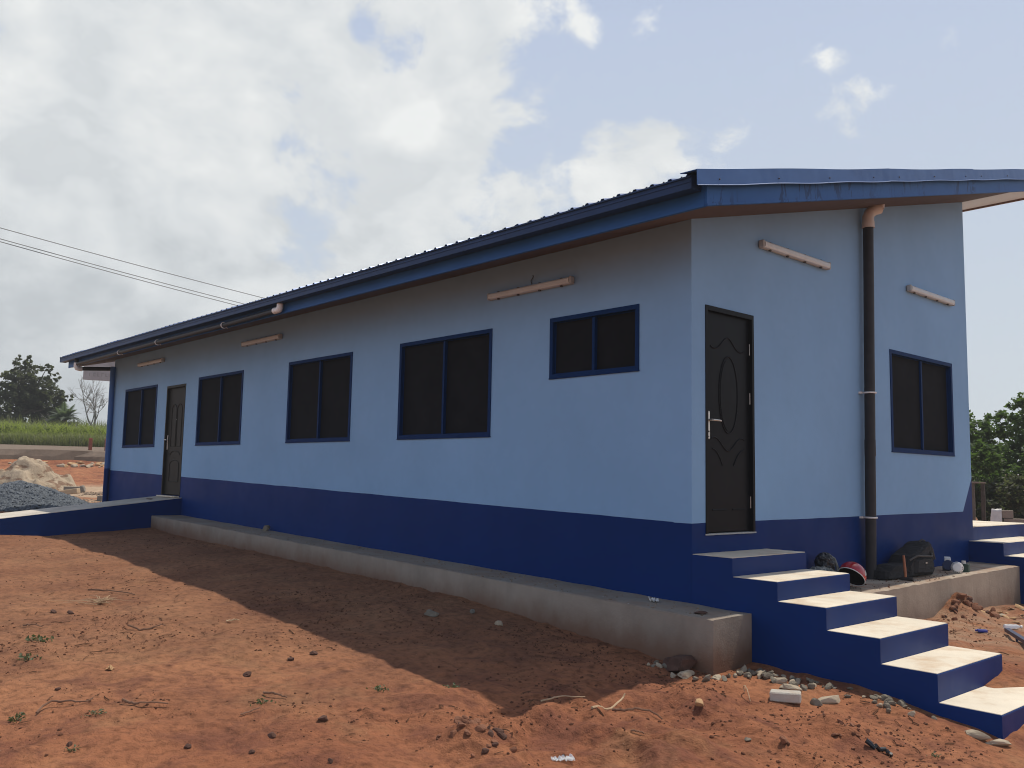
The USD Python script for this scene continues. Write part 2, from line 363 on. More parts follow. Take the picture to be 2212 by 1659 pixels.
def ground_material():
    g = G(); p = g.pos(); x, y, z = g.xyz(p)
    n = g.noise(p, 0.55, 6, 0.62); n2 = g.noise(p, 2.6, 7, 0.66, 0.6); n3 = g.noise(p, 16, 5, 0.6)
    col = g.ramp(n, [(0.30, (0.245, 0.092, 0.046)), (0.5, (0.305, 0.123, 0.060)), (0.7, (0.375, 0.168, 0.082))])
    col = g.mix(g.math('multiply', g.rng(n2, 0.48, 0.62), 0.75), col, (0.160, 0.060, 0.037))
    col = g.mix(g.math('multiply', g.rng(g.noise(g.mapv(p, loc=(5, 2, 0)), 1.4, 6, 0.6, 0.4), 0.52, 0.68), 0.5), col, (0.34, 0.180, 0.088))
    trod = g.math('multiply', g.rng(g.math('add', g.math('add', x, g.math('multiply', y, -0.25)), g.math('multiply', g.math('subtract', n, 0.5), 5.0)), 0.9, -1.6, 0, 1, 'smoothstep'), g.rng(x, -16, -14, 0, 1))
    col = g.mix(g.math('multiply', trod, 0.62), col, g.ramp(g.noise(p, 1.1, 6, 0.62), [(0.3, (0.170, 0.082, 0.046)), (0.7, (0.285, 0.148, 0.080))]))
    fine = g.ramp(n3, [(0.28, (0.55, 0.53, 0.51)), (0.5, (1, 1, 1)), (0.72, (1.2, 1.18, 1.15))])
    col = g.mix(1.0, col, fine, 'multiply')
    specks = g.rng(g.node('voronoi_texture', vector=p, scale=34.0, randomness=1.0) + '.distance', 0.10, 0.16, 1.0, 0.0)
    col = g.mix(g.math('multiply', specks, g.math('multiply', g.rng(g.noise(p, 3.0, 3, 0.6), 0.42, 0.6), 0.65)), col, (0.065, 0.030, 0.019))
    pale = g.rng(g.node('voronoi_texture', vector=g.mapv(p, loc=(3, 9, 1)), scale=13.0, randomness=1.0) + '.distance', 0.03, 0.05, 1.0, 0.0)
    col = g.mix(g.math('multiply', pale, 0.6), col, (0.62, 0.45, 0.32))
    # paler sand and cement dust trodden in near the builder's heaps, west of the building, and on the bare slope beyond
    west = g.math('multiply', g.rng(x, -16.5, -19, 0, 1, 'smoothstep'), g.rng(x, -29.5, -27, 0, 1, 'smoothstep'))
    sandy = g.math('multiply', west, g.rng(g.noise(p, 0.6, 5, 0.6), 0.36, 0.52))
    col = g.mix(g.math('multiply', sandy, 0.85), col, g.ramp(g.noise(p, 3, 5, 0.6), [(0.3, (0.30, 0.22, 0.15)), (0.7, (0.52, 0.41, 0.28))]))
    # drier, paler soil spilled beside the end of the building
    side = g.math('multiply', g.rng(y, 1.2, 2.4, 0, 1, 'smoothstep'), g.rng(x, -2, 0, 0, 1))
    col = g.mix(g.math('multiply', side, g.math('multiply', g.rng(g.noise(g.mapv(p, scale=(1, 2.2, 1)), 1.3, 5, 0.65, 0.7), 0.40, 0.62), 0.75)), col, (0.36, 0.235, 0.15))
    b = g.bump(g.noise(p, 60, 6, 0.7), 0.9, 0.016); b = g.bump(g.noise(g.mapv(p, loc=(2, 4, 0)), 14, 5, 0.65), 0.8, 0.03, b); b = g.bump(n2, 0.7, 0.05, b)
    M['ground_look'] = g.make('ground_look', surface=g.principled(base_color=col, roughness=0.95, specular_ior_level=0.2, normal=b))
ground_material()

def sand_material():
    g = G(); p = g.pos()
    col = g.ramp(g.noise(p, 1.6, 6, 0.62), [(0.3, (0.29, 0.225, 0.155)), (0.7, (0.41, 0.335, 0.245))])
    dark_patch = g.rng(g.noise(g.mapv(p, scale=(1, 1, 2.4)), 1.9, 4, 0.6), 0.545, 0.60)
    col = g.mix(g.math('multiply', dark_patch, 0.8), col, (0.17, 0.10, 0.065))  # darker brown patches mixed into the sand colour by noise
    M['sand_look'] = g.make('sand_look', surface=g.principled(base_color=col, roughness=0.95, specular_ior_level=0.1, normal=g.bump(g.noise(p, 12, 5, 0.65), 0.7, 0.05)))
    g = G()
    r = g.node('geometry') + '.random_per_island'
    col = g.ramp(r, [(0.0, (0.10, 0.115, 0.13)), (0.4, (0.25, 0.285, 0.305)), (0.75, (0.44, 0.48, 0.50)), (1.0, (0.68, 0.69, 0.69))])
    M['gravel_look'] = g.make('gravel_look', surface=g.principled(base_color=col, roughness=0.85))
    g = G()
    r = g.node('geometry') + '.random_per_island'
    col = g.ramp(r, [(0.0, (0.10, 0.045, 0.027)), (0.2, (0.18, 0.080, 0.042)), (0.8, (0.28, 0.130, 0.064)), (1.0, (0.40, 0.22, 0.12))])
    M['loose_soil_look'] = g.make('loose_soil_look', surface=g.principled(base_color=col, roughness=0.95, specular_ior_level=0.1))
    g = G()
    r = g.node('geometry') + '.random_per_island'
    col = g.ramp(r, [(0.0, (0.12, 0.062, 0.036)), (0.3, (0.21, 0.11, 0.06)), (0.75, (0.40, 0.26, 0.15)), (1.0, (0.55, 0.42, 0.27))])
    M['litter_look'] = g.make('litter_look', surface=g.principled(base_color=col, roughness=0.9, specular_ior_level=0.1))
    g = G()
    r = g.node('geometry') + '.random_per_island'
    col = g.ramp(r, [(0.0, (0.22, 0.16, 0.11)), (0.5, (0.42, 0.33, 0.24)), (1.0, (0.66, 0.58, 0.47))])
    M['rubble_look'] = g.make('rubble_look', surface=g.principled(base_color=col, roughness=0.9))
sand_material()

def leaf_material(name, stops, trans=0.35, nscale=0.5):
    g = G(); p = g.pos()
    r = g.node('geometry') + '.random_per_island'
    f = g.math('add', g.math('multiply', r, 0.55), g.math('multiply', g.noise(p, nscale, 3, 0.6), 0.45))
    col = g.ramp(f, stops)
    d = g.principled(base_color=col, roughness=0.55, specular_ior_level=0.35)
    t = g.node('translucent_bsdf', color=g.mix(1.0, col, (1.25, 1.45, 0.75), 'multiply')) + '.BSDF'
    M[name] = g.make(name, surface=g.node('mix_closure', fac=trans, closure1=d, closure2=t) + '.closure')
leaf_material('dark_leaf_look', [(0.2, (0.085, 0.092, 0.060)), (0.5, (0.135, 0.142, 0.092)), (0.8, (0.215, 0.215, 0.14))], 0.52)
leaf_material('bush_leaf_look', [(0.2, (0.075, 0.115, 0.040)), (0.5, (0.145, 0.20, 0.068)), (0.8, (0.27, 0.33, 0.125))], 0.5)
leaf_material('palm_leaf_look', [(0.2, (0.11, 0.135, 0.10)), (0.8, (0.20, 0.23, 0.17))], 0.45)
leaf_material('maize_leaf_look', [(0.2, (0.17, 0.19, 0.065)), (0.5, (0.29, 0.31, 0.105)), (0.8, (0.46, 0.47, 0.20))], 0.5, 0.8)
leaf_material('grass_blade_look', [(0.2, (0.15, 0.16, 0.072)), (0.5, (0.23, 0.225, 0.105)), (0.8, (0.28, 0.25, 0.125))], 0.45, 0.5)
leaf_material('weed_leaf_look', [(0.2, (0.085, 0.105, 0.05)), (0.8, (0.18, 0.20, 0.11))], 0.3, 5)

def film_material():
    g = G(); p = g.pos()
    d = g.principled(base_color=(0.72, 0.76, 0.78), roughness=0.25)
    t = g.node('transparent_bsdf', color=(0.95, 0.97, 1.0)) + '.BSDF'
    M['clear_film_look'] = g.make('clear_film_look', surface=g.node('mix_closure', fac=0.45, closure1=d, closure2=t) + '.closure')
film_material()


# ------------------------------------------------------------------ the ground
DL = np.array([-0.968, 0.25])             # westward axis of the terrain beyond the building
_cp = np.array([
    (-11.4, -.54, -.565), (-9.87, -.54, -.60), (-5.37, -.54, -.722), (-2.53, -.54, -.79), (-.574, -.54, -.945), (.6, -.54, -1.04), (1.68, 0, -1.03), (2.5, 0, -1.185), (2.9, .3, -1.2),
    (-11.4, -2.9, -.61), (-11.4, -2.25, -.66), (.5, -2.5, -1.02), (-4.4, -2.3, -.80), (-13, -4.5, -.60), (4.85, -6.5, -1.20), (-5, -5, -.86), (-12, -8, -.70), (0, -5.2, -1.07), (2.2, -2.2, -1.13), (4, 3, -1.12),
    (.62, 5.84, -1.03), (.62, 2.84, -.92), (.62, 1.5, -.88), (2.1, 1.4, -.97), (2.6, 4.5, -1.08), (1.4, 3.2, -.99), (8, 0, -1.3), (8, 8, -1.3), (10, -10, -1.3), (0, -14, -1.1), (-14, -14, -.75), (-16.5, -1.46, -.50), (-16, 5, -.5),
    (-16, 10, -.6), (-8, 12, -.65), (0, 12, -.75), (6, 14, -1.0), (25, 0, -1.4), (0, -40, -1.3), (-6, 40, -.6), (30, 40, -1.2)])
_rbf = RBFInterpolator(_cp[:, :2], _cp[:, 2], kernel='linear', degree=0, smoothing=0.02)
_us = np.array([0, 19, 22, 26, 32, 36, 42, 43.4, 49, 60, 110, 400, 3000.]); _uz = np.array([-.55, -.55, -.5, -.28, -.27, -.05, .62, .95, 1.45, 1.6, 2.3, 4.0, 6.0])
def sst(t): t = np.clip(t, 0, 1); return t * t * (3 - 2 * t)
def gz(x, y, detail=True):
    x, y = np.broadcast_arrays(np.asarray(x, float), np.asarray(y, float))
    sh = x.shape; X, Y = x.ravel(), y.ravel()
    near = _rbf(np.stack([np.clip(X, -40, 40), np.clip(Y, -45, 45)], 1))
    u = (X - EYE[0]) * DL[0] + (Y - EYE[1]) * DL[1]
    west = np.interp(u, _us, _uz)
    w = sst((-X - 14.5) / 5)
    z = near * (1 - w) + west * w
    if detail:
        P = np.stack([X, Y, 0 * X], 1)
        fall = np.exp(-np.maximum(np.hypot(X - 1, Y + 2) - 9, 0) / 6)
        z = z + (fbm(P * 0.9, 4, 3) - 0.5) * 0.10 * (0.35 + 0.65 * fall) * np.clip((np.abs(X) + np.abs(Y)) / 2, 0.4, 1)
        d = np.hypot(X - EYE[0], Y - EYE[1])
        fine = np.clip(1.6 - d / 14, 0.15, 1)
        z = z + (fbm(P * 5.5, 3, 11) - 0.5) * 0.045 * fine
        # soil ridges and trodden hollows in front of the steps
        q = np.exp(-(((X - 1.3) / 1.5) ** 2 + ((Y + 2.2) / 1.4) ** 2))
        z = z + q * (fbm(P * 2.2 + 9.1, 4, 5) - 0.42) * 0.26
        rid = 1 - 2 * np.abs(fbm(P * np.array([1.3, 2.4, 1]) + 4.2, 3, 8) - 0.5)
        z = z + q * np.maximum(rid - 0.78, 0) * 0.30
        z = z + 0.10 * np.exp(-(((X - .70) / .30) ** 2 + ((Y + 3.05) / .20) ** 2)) * (0.6 + 0.8 * fbm(P * 9, 3, 21))
        z = z + 0.06 * np.exp(-(((X - 1.90) / .22) ** 2 + ((Y + 0.95) / .20) ** 2)) * (0.5 + fbm(P * 9, 3, 22))
        # soil thrown up against the end apron
        z = z + 0.17 * np.exp(-(((X - .66) / .20) ** 2 + ((Y - 4.0) / .34) ** 2)) * (0.45 + 1.1 * fbm(P * 7, 4, 23))
        z = z + 0.10 * np.exp(-(((X - .95) / .35) ** 2 + ((Y - 5.3) / .45) ** 2)) * (0.3 + 1.2 * fbm(P * 6, 4, 24))
        z = z + 0.07 * np.exp(-(((X - 1.5) / .9) ** 2 + ((Y - 3.3) / 1.0) ** 2)) * (fbm(P * np.array([4, 2, 1]), 4, 25) - 0.4) * 2
        # never above the apron front or ramp side at their feet
    return z.reshape(sh)
def g1(x, y): return float(gz(np.array([x]), np.array([y]))[0])

def axis(segs, far):
    out = []
    for a, b, s in segs: out += list(np.arange(a, b, s))
    out.append(segs[-1][1])
    lo, hi = [], []; s = segs[0][2]; c = out[0]
    while c > -far: s *= 1.22; c -= s; lo.append(c)
    s = segs[-1][2]; c = out[-1]
    while c < far: s *= 1.22; c += s; hi.append(c)
    return np.array(lo[::-1] + out + hi)
gx = axis([(-46, -18, .35), (-18, -12, .12), (-12, -6, .07), (-6, -2, .04), (-2, 3.4, .022), (3.4, 6, .1)], 1500)
gy = axis([(-9, -5.6, .12), (-5.6, -.4, .024), (-.4, 1.2, .06), (1.2, 6.2, .034), (6.2, 14, .25)], 1500)
XX, YY = np.meshgrid(gx, gy, indexing='ij')
ZZ = gz(XX, YY)
def grid_mesh(X, Y, Z):
    n, k = X.shape
    i = np.arange(n * k).reshape(n, k)
    f = np.stack([i[:-1, :-1], i[1:, :-1], i[1:, 1:], i[:-1, 1:]], -1).reshape(-1, 4)
    return np.stack([X.ravel(), Y.ravel(), Z.ravel()], 1), np.vstack([f[:, [0, 1, 2]], f[:, [0, 2, 3]]])
obj('ground', T(*grid_mesh(XX, YY, ZZ)), 'ground_look', smooth=True, kind='structure')

# ------------------------------------------------------------------ the building
LX, WY = -15.54, 6.243                      # far end of the long wall, far end of the end wall
SL = 0.25                                   # roof slope
zs = lambda y: 2.867 + SL * y               # underside of the roof
ZB = -1.5
house = thing('clinic_building', 'long single-storey blue building with dark blue dado and sloping sheet roof', 'building')

WIN_L = [(-14.736, -12.919, .924, 2.156), (-10.921, -9.108, .924, 2.156), (-7.544, -5.726, .924, 2.156), (-4.586, -2.768, .924, 2.156), (-1.827, -.610, 1.512, 2.156)]
WIN_E = [(3.902, 5.700, .863, 2.091)]
DOOR_L = (-12.412, -11.504, 0.001, 2.085)
DOOR_E = (.206, .995, 0.0, 2.10)
def wav(a, b, f, n=60, amp=.004, seed=0):
    u = np.linspace(a, b, n)
    return [(t, f(t) + amp * 2 * (fbm(np.array([[t * 2.3, seed, 0]]), 3)[0] - .5)) for t in u]
holes_l = unary_union([sbox(a, c, b, d) for a, b, c, d in WIN_L + [DOOR_L]])
holes_e = unary_union([sbox(a, c, b, d) for a, b, c, d in WIN_E + [DOOR_E]])
zdl = lambda x: .10 + (x / LX) * .347
zde = lambda y: .10 + .033 * y / 5.93
line_l = wav(LX, -.2, zdl, 160)
up_l = Polygon(line_l + [(-.2, zs(.0) + .02), (LX, zs(.0) + .02)]).difference(holes_l)
lo_l = Polygon([(LX, ZB), (-.2, ZB)] + line_l[::-1]).difference(holes_l)
line_e = wav(0, 5.93, zde, 70, .004, 3) + [(WY, .572)]
up_e = Polygon(line_e + [(WY, zs(WY) + .02), (0, zs(0) + .02)]).difference(holes_e)
lo_e = Polygon([(0, ZB), (WY, ZB)] + line_e[::-1]).difference(holes_e)
obj('long_wall', frame_map(slab_poly(up_l, -.2, 0), LONG), 'wall_paint_look', house)
obj('long_wall_dado', frame_map(slab_poly(lo_l, -.2, 0), LONG), 'dado_paint_look', house)
obj('end_wall', frame_map(slab_poly(up_e, -.2, 0), END), 'wall_paint_look', house)
obj('end_wall_dado', frame_map(slab_poly(lo_e, -.2, 0), END), 'dado_paint_look', house)
obj('back_wall', bx(LX + .2, -.2, WY - .2, WY, ZB, zs(WY - .1)), 'wall_paint_look', house)
fw = slab_poly(Polygon([(.2, ZB), (WY, ZB), (WY, zs(WY)), (.2, zs(.2))]), 0, .2)
obj('far_end_wall', frame_map(fw, lambda u, d, z: (LX + .2 - d, u, z)), 'wall_paint_look', house)

def make_window(w, fn, label=None):
    a, b, z0, z1 = w; t = .046
    win = obj('window', frame_map(slab_poly(sbox(a, z0, b, z1).difference(sbox(a + t, z0 + t, b - t, z1 - t)), -.10, .009), fn), 'trim_paint_look', house, label=label)
    mid = (a + b) / 2
    obj('mullion', frame_map(bx(mid - .017, mid + .017, -.06, -.012, z0 + t, z1 - t), fn), 'trim_paint_look', win)
    for k, (p, q, d) in enumerate(((a + t, mid, -.036), (mid, b - t, -.052))):
        obj('pane', frame_map(bx(p + .009, q - .009, d - .006, d, z0 + t + .009, z1 - t - .009), fn), 'pane_look', win)
        fr = sbox(p, z0 + t, q, z1 - t).difference(sbox(p + .010, z0 + t + .010, q - .010, z1 - t - .010))
        obj('sash', frame_map(slab_poly(fr, d - .010, d + .004), fn), 'trim_paint_look', win)
    obj('sill', frame_map(bx(a - .006, b + .006, -.02, .0125, z0 - .006, z0 + .008, .002), fn), 'trim_paint_look', win)
for i, w in enumerate(WIN_L): make_window(w, LONG, 'smaller high window' if i == 4 else None)
for w in WIN_E: make_window(w, END)

def arc(cx, cz, rx, rz, a0, a1, n=14):
    return [(cx + rx * math.cos(t), cz + rz * math.sin(t)) for t in np.radians(np.linspace(a0, a1, n))]
def relief(curves, fn, d, r):
    return cat([frame_map(tube([(u, d, z) for u, z in c], r, 6), fn) for c in curves])

# the door at the end wall
a, b, z0, z1 = DOOR_E
door = obj('door', frame_map(bx(a + .035, b - .035, -.075, -.03, z0 + .012, z1 - .045, .004), END), 'door_look', house, label='black steel door with raised oval')
obj('door_frame', frame_map(slab_poly(sbox(a, z0, b, z1).difference(sbox(a + .034, z0 - .1, b - .034, z1 - .044)), -.12, .008), END), 'door_look', door)
obj('threshold', frame_map(bx(a - .01, b + .012, -.10, .010, z0 - .010, z0 + .003), END), 'lamp_body_look', door)
mu = (a + b) / 2
wave1 = [(mu + s, 1.70 + .135 * math.exp(-(s / .125) ** 2) + .02 * (abs(s) / .25) ** 6) for s in np.linspace(-.27, .27, 30)]
wave2 = [(mu + s, .905 - .145 * math.exp(-(s / .14) ** 2) - .02 * (abs(s) / .25) ** 6) for s in np.linspace(-.27, .27, 30)]
curls = [[(mu - .25 + .16 * t, .775 - .15 * t * t) for t in np.linspace(0, 1, 8)], [(mu + .26 - .17 * t, .775 - .15 * t * t) for t in np.linspace(0, 1, 8)]]
bars = [[(mu - .25, .215), (mu - .03, .215)], [(mu + .07, .215), (mu + .27, .215)]]
oval = arc(mu + .01, 1.29, .150, .365, 0, 360, 44)
for c_ in [wave1, wave2, oval] + curls + bars: obj('moulding', relief([c_], END, -.031, .0085), 'door_look', door)
obj('oval_panel', frame_map(slab_poly(Polygon(arc(mu + .01, 1.29, .13, .34, 0, 360, 40)), -.031, -.026), END), 'door_look', door)
hx = a + .075
obj('handle_plate', frame_map(bx(hx - .024, hx + .024, -.03, -.016, .86, 1.12, .006), END), 'steel_look', door)
obj('handle', frame_map(cat([tube([(hx, -.02, 1.035), (hx, .028, 1.035)], .010, 10), tube([(hx, .028, 1.035), (hx + .06, .032, 1.036), (hx + .135, .024, 1.034)], [.011, .010, .009], 10)]), END), 'steel_look', door)
obj('keyhole', frame_map(cat([tube([(hx, -.02, .93), (hx, -.013, .93)], .008, 10), tube([(hx, -.02, .885), (hx, -.014, .885)], .005, 8)]), END), 'iron_look', door)
for hz in (1.76, 1.28, .28):
    obj('hinge', frame_map(tube([(b - .032, -.022, hz - .055), (b - .032, -.022, hz + .055)], .006, 8), END), 'steel_look', door)

# the door on the long wall, at the head of the ramp
a, b, z0, z1 = DOOR_L
door2 = obj('door', frame_map(bx(a + .035, b - .035, -.085, -.04, z0 + .012, z1 - .045, .004), LONG), 'brown_door_look', house, label='dark brown panelled door at the head of the ramp')
obj('door_frame', frame_map(slab_poly(sbox(a, z0, b, z1).difference(sbox(a + .034, z0 - .1, b - .034, z1 - .044)), -.12, .006), LONG), 'brown_door_look', door2)
mu = (a + b) / 2
def arched(u0, u1, zlo, zhi, h): return [(u0, zhi - h), (u0, zlo), (u1, zlo), (u1, zhi - h)] + arc((u0 + u1) / 2, zhi - h, (u1 - u0) / 2, h, 0, 180, 12)
pan = [arched(mu - .24, mu - .02, .92, 1.72, .10), arched(mu + .02, mu + .24, .92, 1.72, .10), arc(mu, .74, .24, .10, 10, 170), arched(mu - .22, mu + .22, .26, .66, .09)]
for c_ in pan: obj('moulding', relief([c_], LONG, -.041, .010), 'brown_door_look', door2)
hx = a + .07
obj('handle_plate', frame_map(bx(hx - .022, hx + .022, -.04, -.026, .86, 1.14, .006), LONG), 'steel_look', door2)
obj('handle', frame_map(cat([tube([(hx, -.03, 1.05), (hx, .03, 1.05)], .010, 10), tube([(hx, .03, 1.05), (hx + .10, .026, 1.05)], .010, 10)]), LONG), 'steel_look', door2)
obj('spy_hole', frame_map(tube([(mu, -.042, 1.43), (mu, -.034, 1.43)], .010, 10), LONG), 'steel_look', door2)

# roof: soffit, fascia boards, gutter, sheets, flashing
YB = 8.55; XV = .65; YF = -.667; XFAR = -16.55
def slope(mesh, k=SL): v = mesh.vertices.copy(); v[:, 2] += k * v[:, 1]; return T(v, mesh.faces)
def sl_box(x0, x1, y0, y1, z0, z1, bev=0): return slope(bx(x0, x1, y0, y1, z0, z1, bev))
for k, (xa, xb) in enumerate(zip(np.linspace(XFAR + .02, XV - .02, 15)[:-1], np.linspace(XFAR + .02, XV - .02, 15)[1:])):
    for (ya, yb) in ((YF + .02, -.003),):
        obj('eave_soffit_board', sl_box(xa + .002, xb - .002, ya, yb, 2.867 - .002 + .001 * (k % 2), 2.867 + .012), 'soffit_look', house)
for k, (ya, yb) in enumerate(zip(np.linspace(.0, WY - .003, 6)[:-1], np.linspace(.0, WY - .003, 6)[1:])):
    obj('verge_soffit_board', sl_box(.004, XV - .02, ya + .002, yb - .002, 2.867 + .001 * (k % 2), 2.879), 'soffit_look', house)
    obj('verge_soffit_board', sl_box(XFAR + .02, LX - .004, ya + .002, yb - .002, 2.867 + .001 * (k % 2), 2.879), 'soffit_look', house)
obj('veranda_ceiling', sl_box(XFAR + .02, XV - .02, WY + .001, YB - .03, 2.866, 2.878), 'white_soffit_look', house)
obj('eave_fascia', bx(XFAR, XV - .022, YF, YF + .022, 2.70, 2.90, .003), 'fascia_look', house)
obj('eave_fascia_batten', bx(XFAR, XV - .022, YF - .008, YF - .001, 2.702, 2.722), 'fascia_look', house)
obj('verge_fascia', sl_box(XV - .02, XV + .002, YF - .002, YB, 2.70 - SL * YF - .001, 2.885 - SL * YF), 'fascia_look', house)
obj('verge_fascia_batten', sl_box(XV + .003, XV + .010, YF - .002, YB, 2.702 - SL * YF, 2.720 - SL * YF), 'fascia_look', house)
obj('far_verge_fascia', sl_box(XFAR - .022, XFAR - .001, YF - .002, YB, 2.70 - SL * YF - .001, 2.89 - SL * YF), 'fascia_look', house)
obj('back_fascia', bx(XFAR, XV - .022, YB - .025, YB + .003, zs(YB) - .034, zs(YB) + .13), 'bare_wood_look', house)
# box gutter
gut = Polygon([(-.682, 2.948), (-.682, 2.836), (-.797, 2.836), (-.797, 2.936), (-.815, 2.936), (-.815, 2.923), (-.802, 2.923), (-.802, 2.905), (-.808, 2.900), (-.808, 2.886), (-.802, 2.881), (-.802, 2.831), (-.677, 2.831), (-.677, 2.948)])
ge = trimesh.creation.extrude_polygon(gut, 17.33, engine='earcut')
v = ge.vertices; gutter = obj('gutter', T(np.stack([-16.74 + v[:, 2], v[:, 0], v[:, 1]], 1), ge.faces), 'gutter_look', house)
obj('gutter_end_cap', bx(-16.748, -16.741, -.806, -.676, 2.828, 2.952), 'gutter_look', gutter)
obj('gutter_end_cap', bx(.591, .598, -.806, -.676, 2.828, 2.952), 'gutter_look', gutter)
# ribbed sheets
def sheet(x0, ribs=4, pitch=.19, y0=-.752, y1=YB + .06):
    pr = []
    for k in range(ribs):
        c = x0 + pitch * (k + .5)
        pr += [(c - .095, 0), (c - .036, 0), (c - .014, .031), (c + .014, .031), (c + .036, 0)]
    pr.append((x0 + pitch * ribs, 0)); pr = np.array(pr); n = len(pr)
    v = []; zb = 2.950
    for y in (y0, y1):
        for th in (0, -.004): v += [(x, y, zb + th + z + SL * (y + .74)) for x, z in pr]
    f = []
    for i in range(n - 1):
        f += [(i, i + 1, 2 * n + i + 1), (i, 2 * n + i + 1, 2 * n + i)]
        f += [(n + i, 3 * n + i, 3 * n + i + 1), (n + i, 3 * n + i + 1, n + i + 1)]
        f += [(i, n + i, n + i + 1), (i, n + i + 1, i + 1)]
        f += [(2 * n + i, 2 * n + i + 1, 3 * n + i + 1), (2 * n + i, 3 * n + i + 1, 3 * n + i)]
    return T(v, f)
for k in range(23):
    s = sheet(XV - .02 - .76 * (k + 1)); s.apply_translation((0, ((k * 37) % 7 - 3) * .003, ((k * 53) % 5 - 2) * .001))
    obj('roof_sheet', s, 'roof_look', house)
for k in range(23):                       # roofing screws along the eave
    for j in range(4):
        obj('roof_screw', place(trimesh.creation.cylinder(.008, .022, sections=6), (XV - .02 - .76 * (k + 1) + .19 * (j + .5), -.60, 2.95 + .038 + SL * .14)), 'iron_look', house)
# verge flashing in lapped lengths
cuts = [-.866, 2.42, 4.72, 6.9, YB + .1]
for k in range(4):
    y0, y1 = cuts[k], cuts[k + 1] + .05; o = .003 * (k % 2)
    n = 24; ys = np.linspace(y0, y1, n)
    buck = .010 * (fbm(np.stack([ys * 1.1, 0 * ys + k, 0 * ys], 1), 3, 4) - .5) + (.010 * np.exp(-((ys - y1) / .12) ** 2) if k == 0 else 0)
    zt = 2.952 + SL * (ys + .866) + .004 * np.sin(ys * 3 + k)
    zb_ = 2.812 + SL * (ys + .866) + .004 * np.sin(ys * 5 + 2 * k)
    xo = .700 + o + buck
    prof = [(-.16, .030), (-.002, .006), (0, 0), (.004, None), (.010, None)]
    v = []
    for i in range(n):
        v += [(xo[i] - .17, ys[i], zt[i] + .004), (xo[i], ys[i], zt[i]), (xo[i] + .003, ys[i], zb_[i] + .008), (xo[i] + .014, ys[i], zb_[i]), (xo[i] + .010, ys[i], zb_[i] - .003), (xo[i] - .003, ys[i], zb_[i] + .006), (xo[i] - .004, ys[i], zt[i] - .006), (xo[i] - .17, ys[i], zt[i] - .002)]
    f = []
    for i in range(n - 1):
        for j in range(8):
            p, q = i * 8 + j, i * 8 + (j + 1) % 8; f += [(p, p + 8, q + 8), (p, q + 8, q)]
    for base, fl in ((0, 1), ((n - 1) * 8, 0)):
        quads = [(0, 1, 6, 7), (1, 2, 5, 6), (2, 3, 4, 5)]
        for a_, b_, c_, d_ in quads:
            t = [(base + a_, base + b_, base + c_), (base + a_, base + c_, base + d_)]
            f += [x[::-1] for x in t] if fl else t
    fl = obj('verge_flashing', T(v, f), 'flashing_look', house)
    for yy_ in np.arange(y0 + .3, y1, .9):
        obj('rivet', place(trimesh.creation.icosphere(1, .007), (.704 + o, yy_, 2.862 + SL * (yy_ + .866))), 'iron_look', fl)
for x in np.linspace(-15.2, -2.2, 5):
    obj('veranda_column', bx(x - .12, x + .12, 8.02, 8.26, -.08, zs(8.02) + .0, .01), 'wall_paint_look', house)
# veranda slab behind the building
obj('veranda_floor', bx(LX, -.0, WY + .001, 8.4, ZB, -.083), 'step_paint_look', house)
obj('veranda_screed', bx(LX, -.004, WY + .001, 8.396, -.0825, -.070, .003), 'tread_look', house)

# ------------------------------------------------------------------ steps, ramp, aprons
def staircase(name, label, y0, y1, xs, zs_):
    st = thing(name, label, 'steps')
    px = .001
    for i, (x, z) in enumerate(zip(xs, zs_)):
        e = trimesh.creation.extrude_polygon(Polygon([(px, ZB), (x, ZB), (x, z - .013), (x - .002, z - .008), (x - .007, z - .006), (px, z - .006)]), y1 - y0, engine='earcut')
        w_ = e.vertices; s = obj('step', T(np.stack([w_[:, 0], y1 - w_[:, 2], w_[:, 1]], 1), e.faces), 'step_paint_look', st)
        back = px if i == 0 else px + .001
        obj('tread', bx(back, x - .006, y0 + .007, y1 - .007, z - .007, z, .003), 'tread_look', s)
        px = x
    return st
staircase('steps', 'blue painted steps with cream treads below the black door', .0008, 1.199, [.419, .846, 1.269, 1.693, 2.101, 2.514], [-.166, -.323, -.478, -.649, -.832, -1.028])
staircase('steps', 'blue painted steps with cream treads leading up to the back veranda', 6.084, 7.95, [.43, .86, 1.29, 1.72], [-.255, -.418, -.585, -.76])

ramp = thing('ramp', 'blue sided concrete ramp rising to the brown door', 'ramp')
def ramp_mesh(x0, x1, top, thick):
    ys = np.array([-.002, -2.0, -4.0, -5.3]); zt = -.030 - .111 * -ys
    v = []; f = []
    for y, z in zip(ys, zt + top):
        zb = (z - thick) if thick else ZB
        v += [(x0, y, z), (x1, y, z), (x1, y, zb), (x0, y, zb)]
    for i in range(3):
        for j in range(4):
            p, q = i * 4 + j, i * 4 + (j + 1) % 4; f += [(p, q, q + 4), (p, q + 4, p + 4)]
    f += [(0, 2, 1), (0, 3, 2), (12, 13, 14), (12, 14, 15)]
    m_ = T(v, f); m_.fix_normals(); return m_
obj('ramp_body', ramp_mesh(-12.60, -11.40, -.004, 0), 'step_paint_look', ramp)
obj('ramp_surface', ramp_mesh(-12.597, -11.404, .003, .006), 'ramp_look', ramp)
obj('door_sill', bx(-12.40, -11.52, -.10, -.008, -.028, -.002, .004), 'tread_look', ramp)
obj('floor_clip', place(bx(-.06, .06, -.02, .02, 0, .012, .003), (-11.86, -.42, -.065), (6, 0, 25)), 'dark_clod_look', ramp)

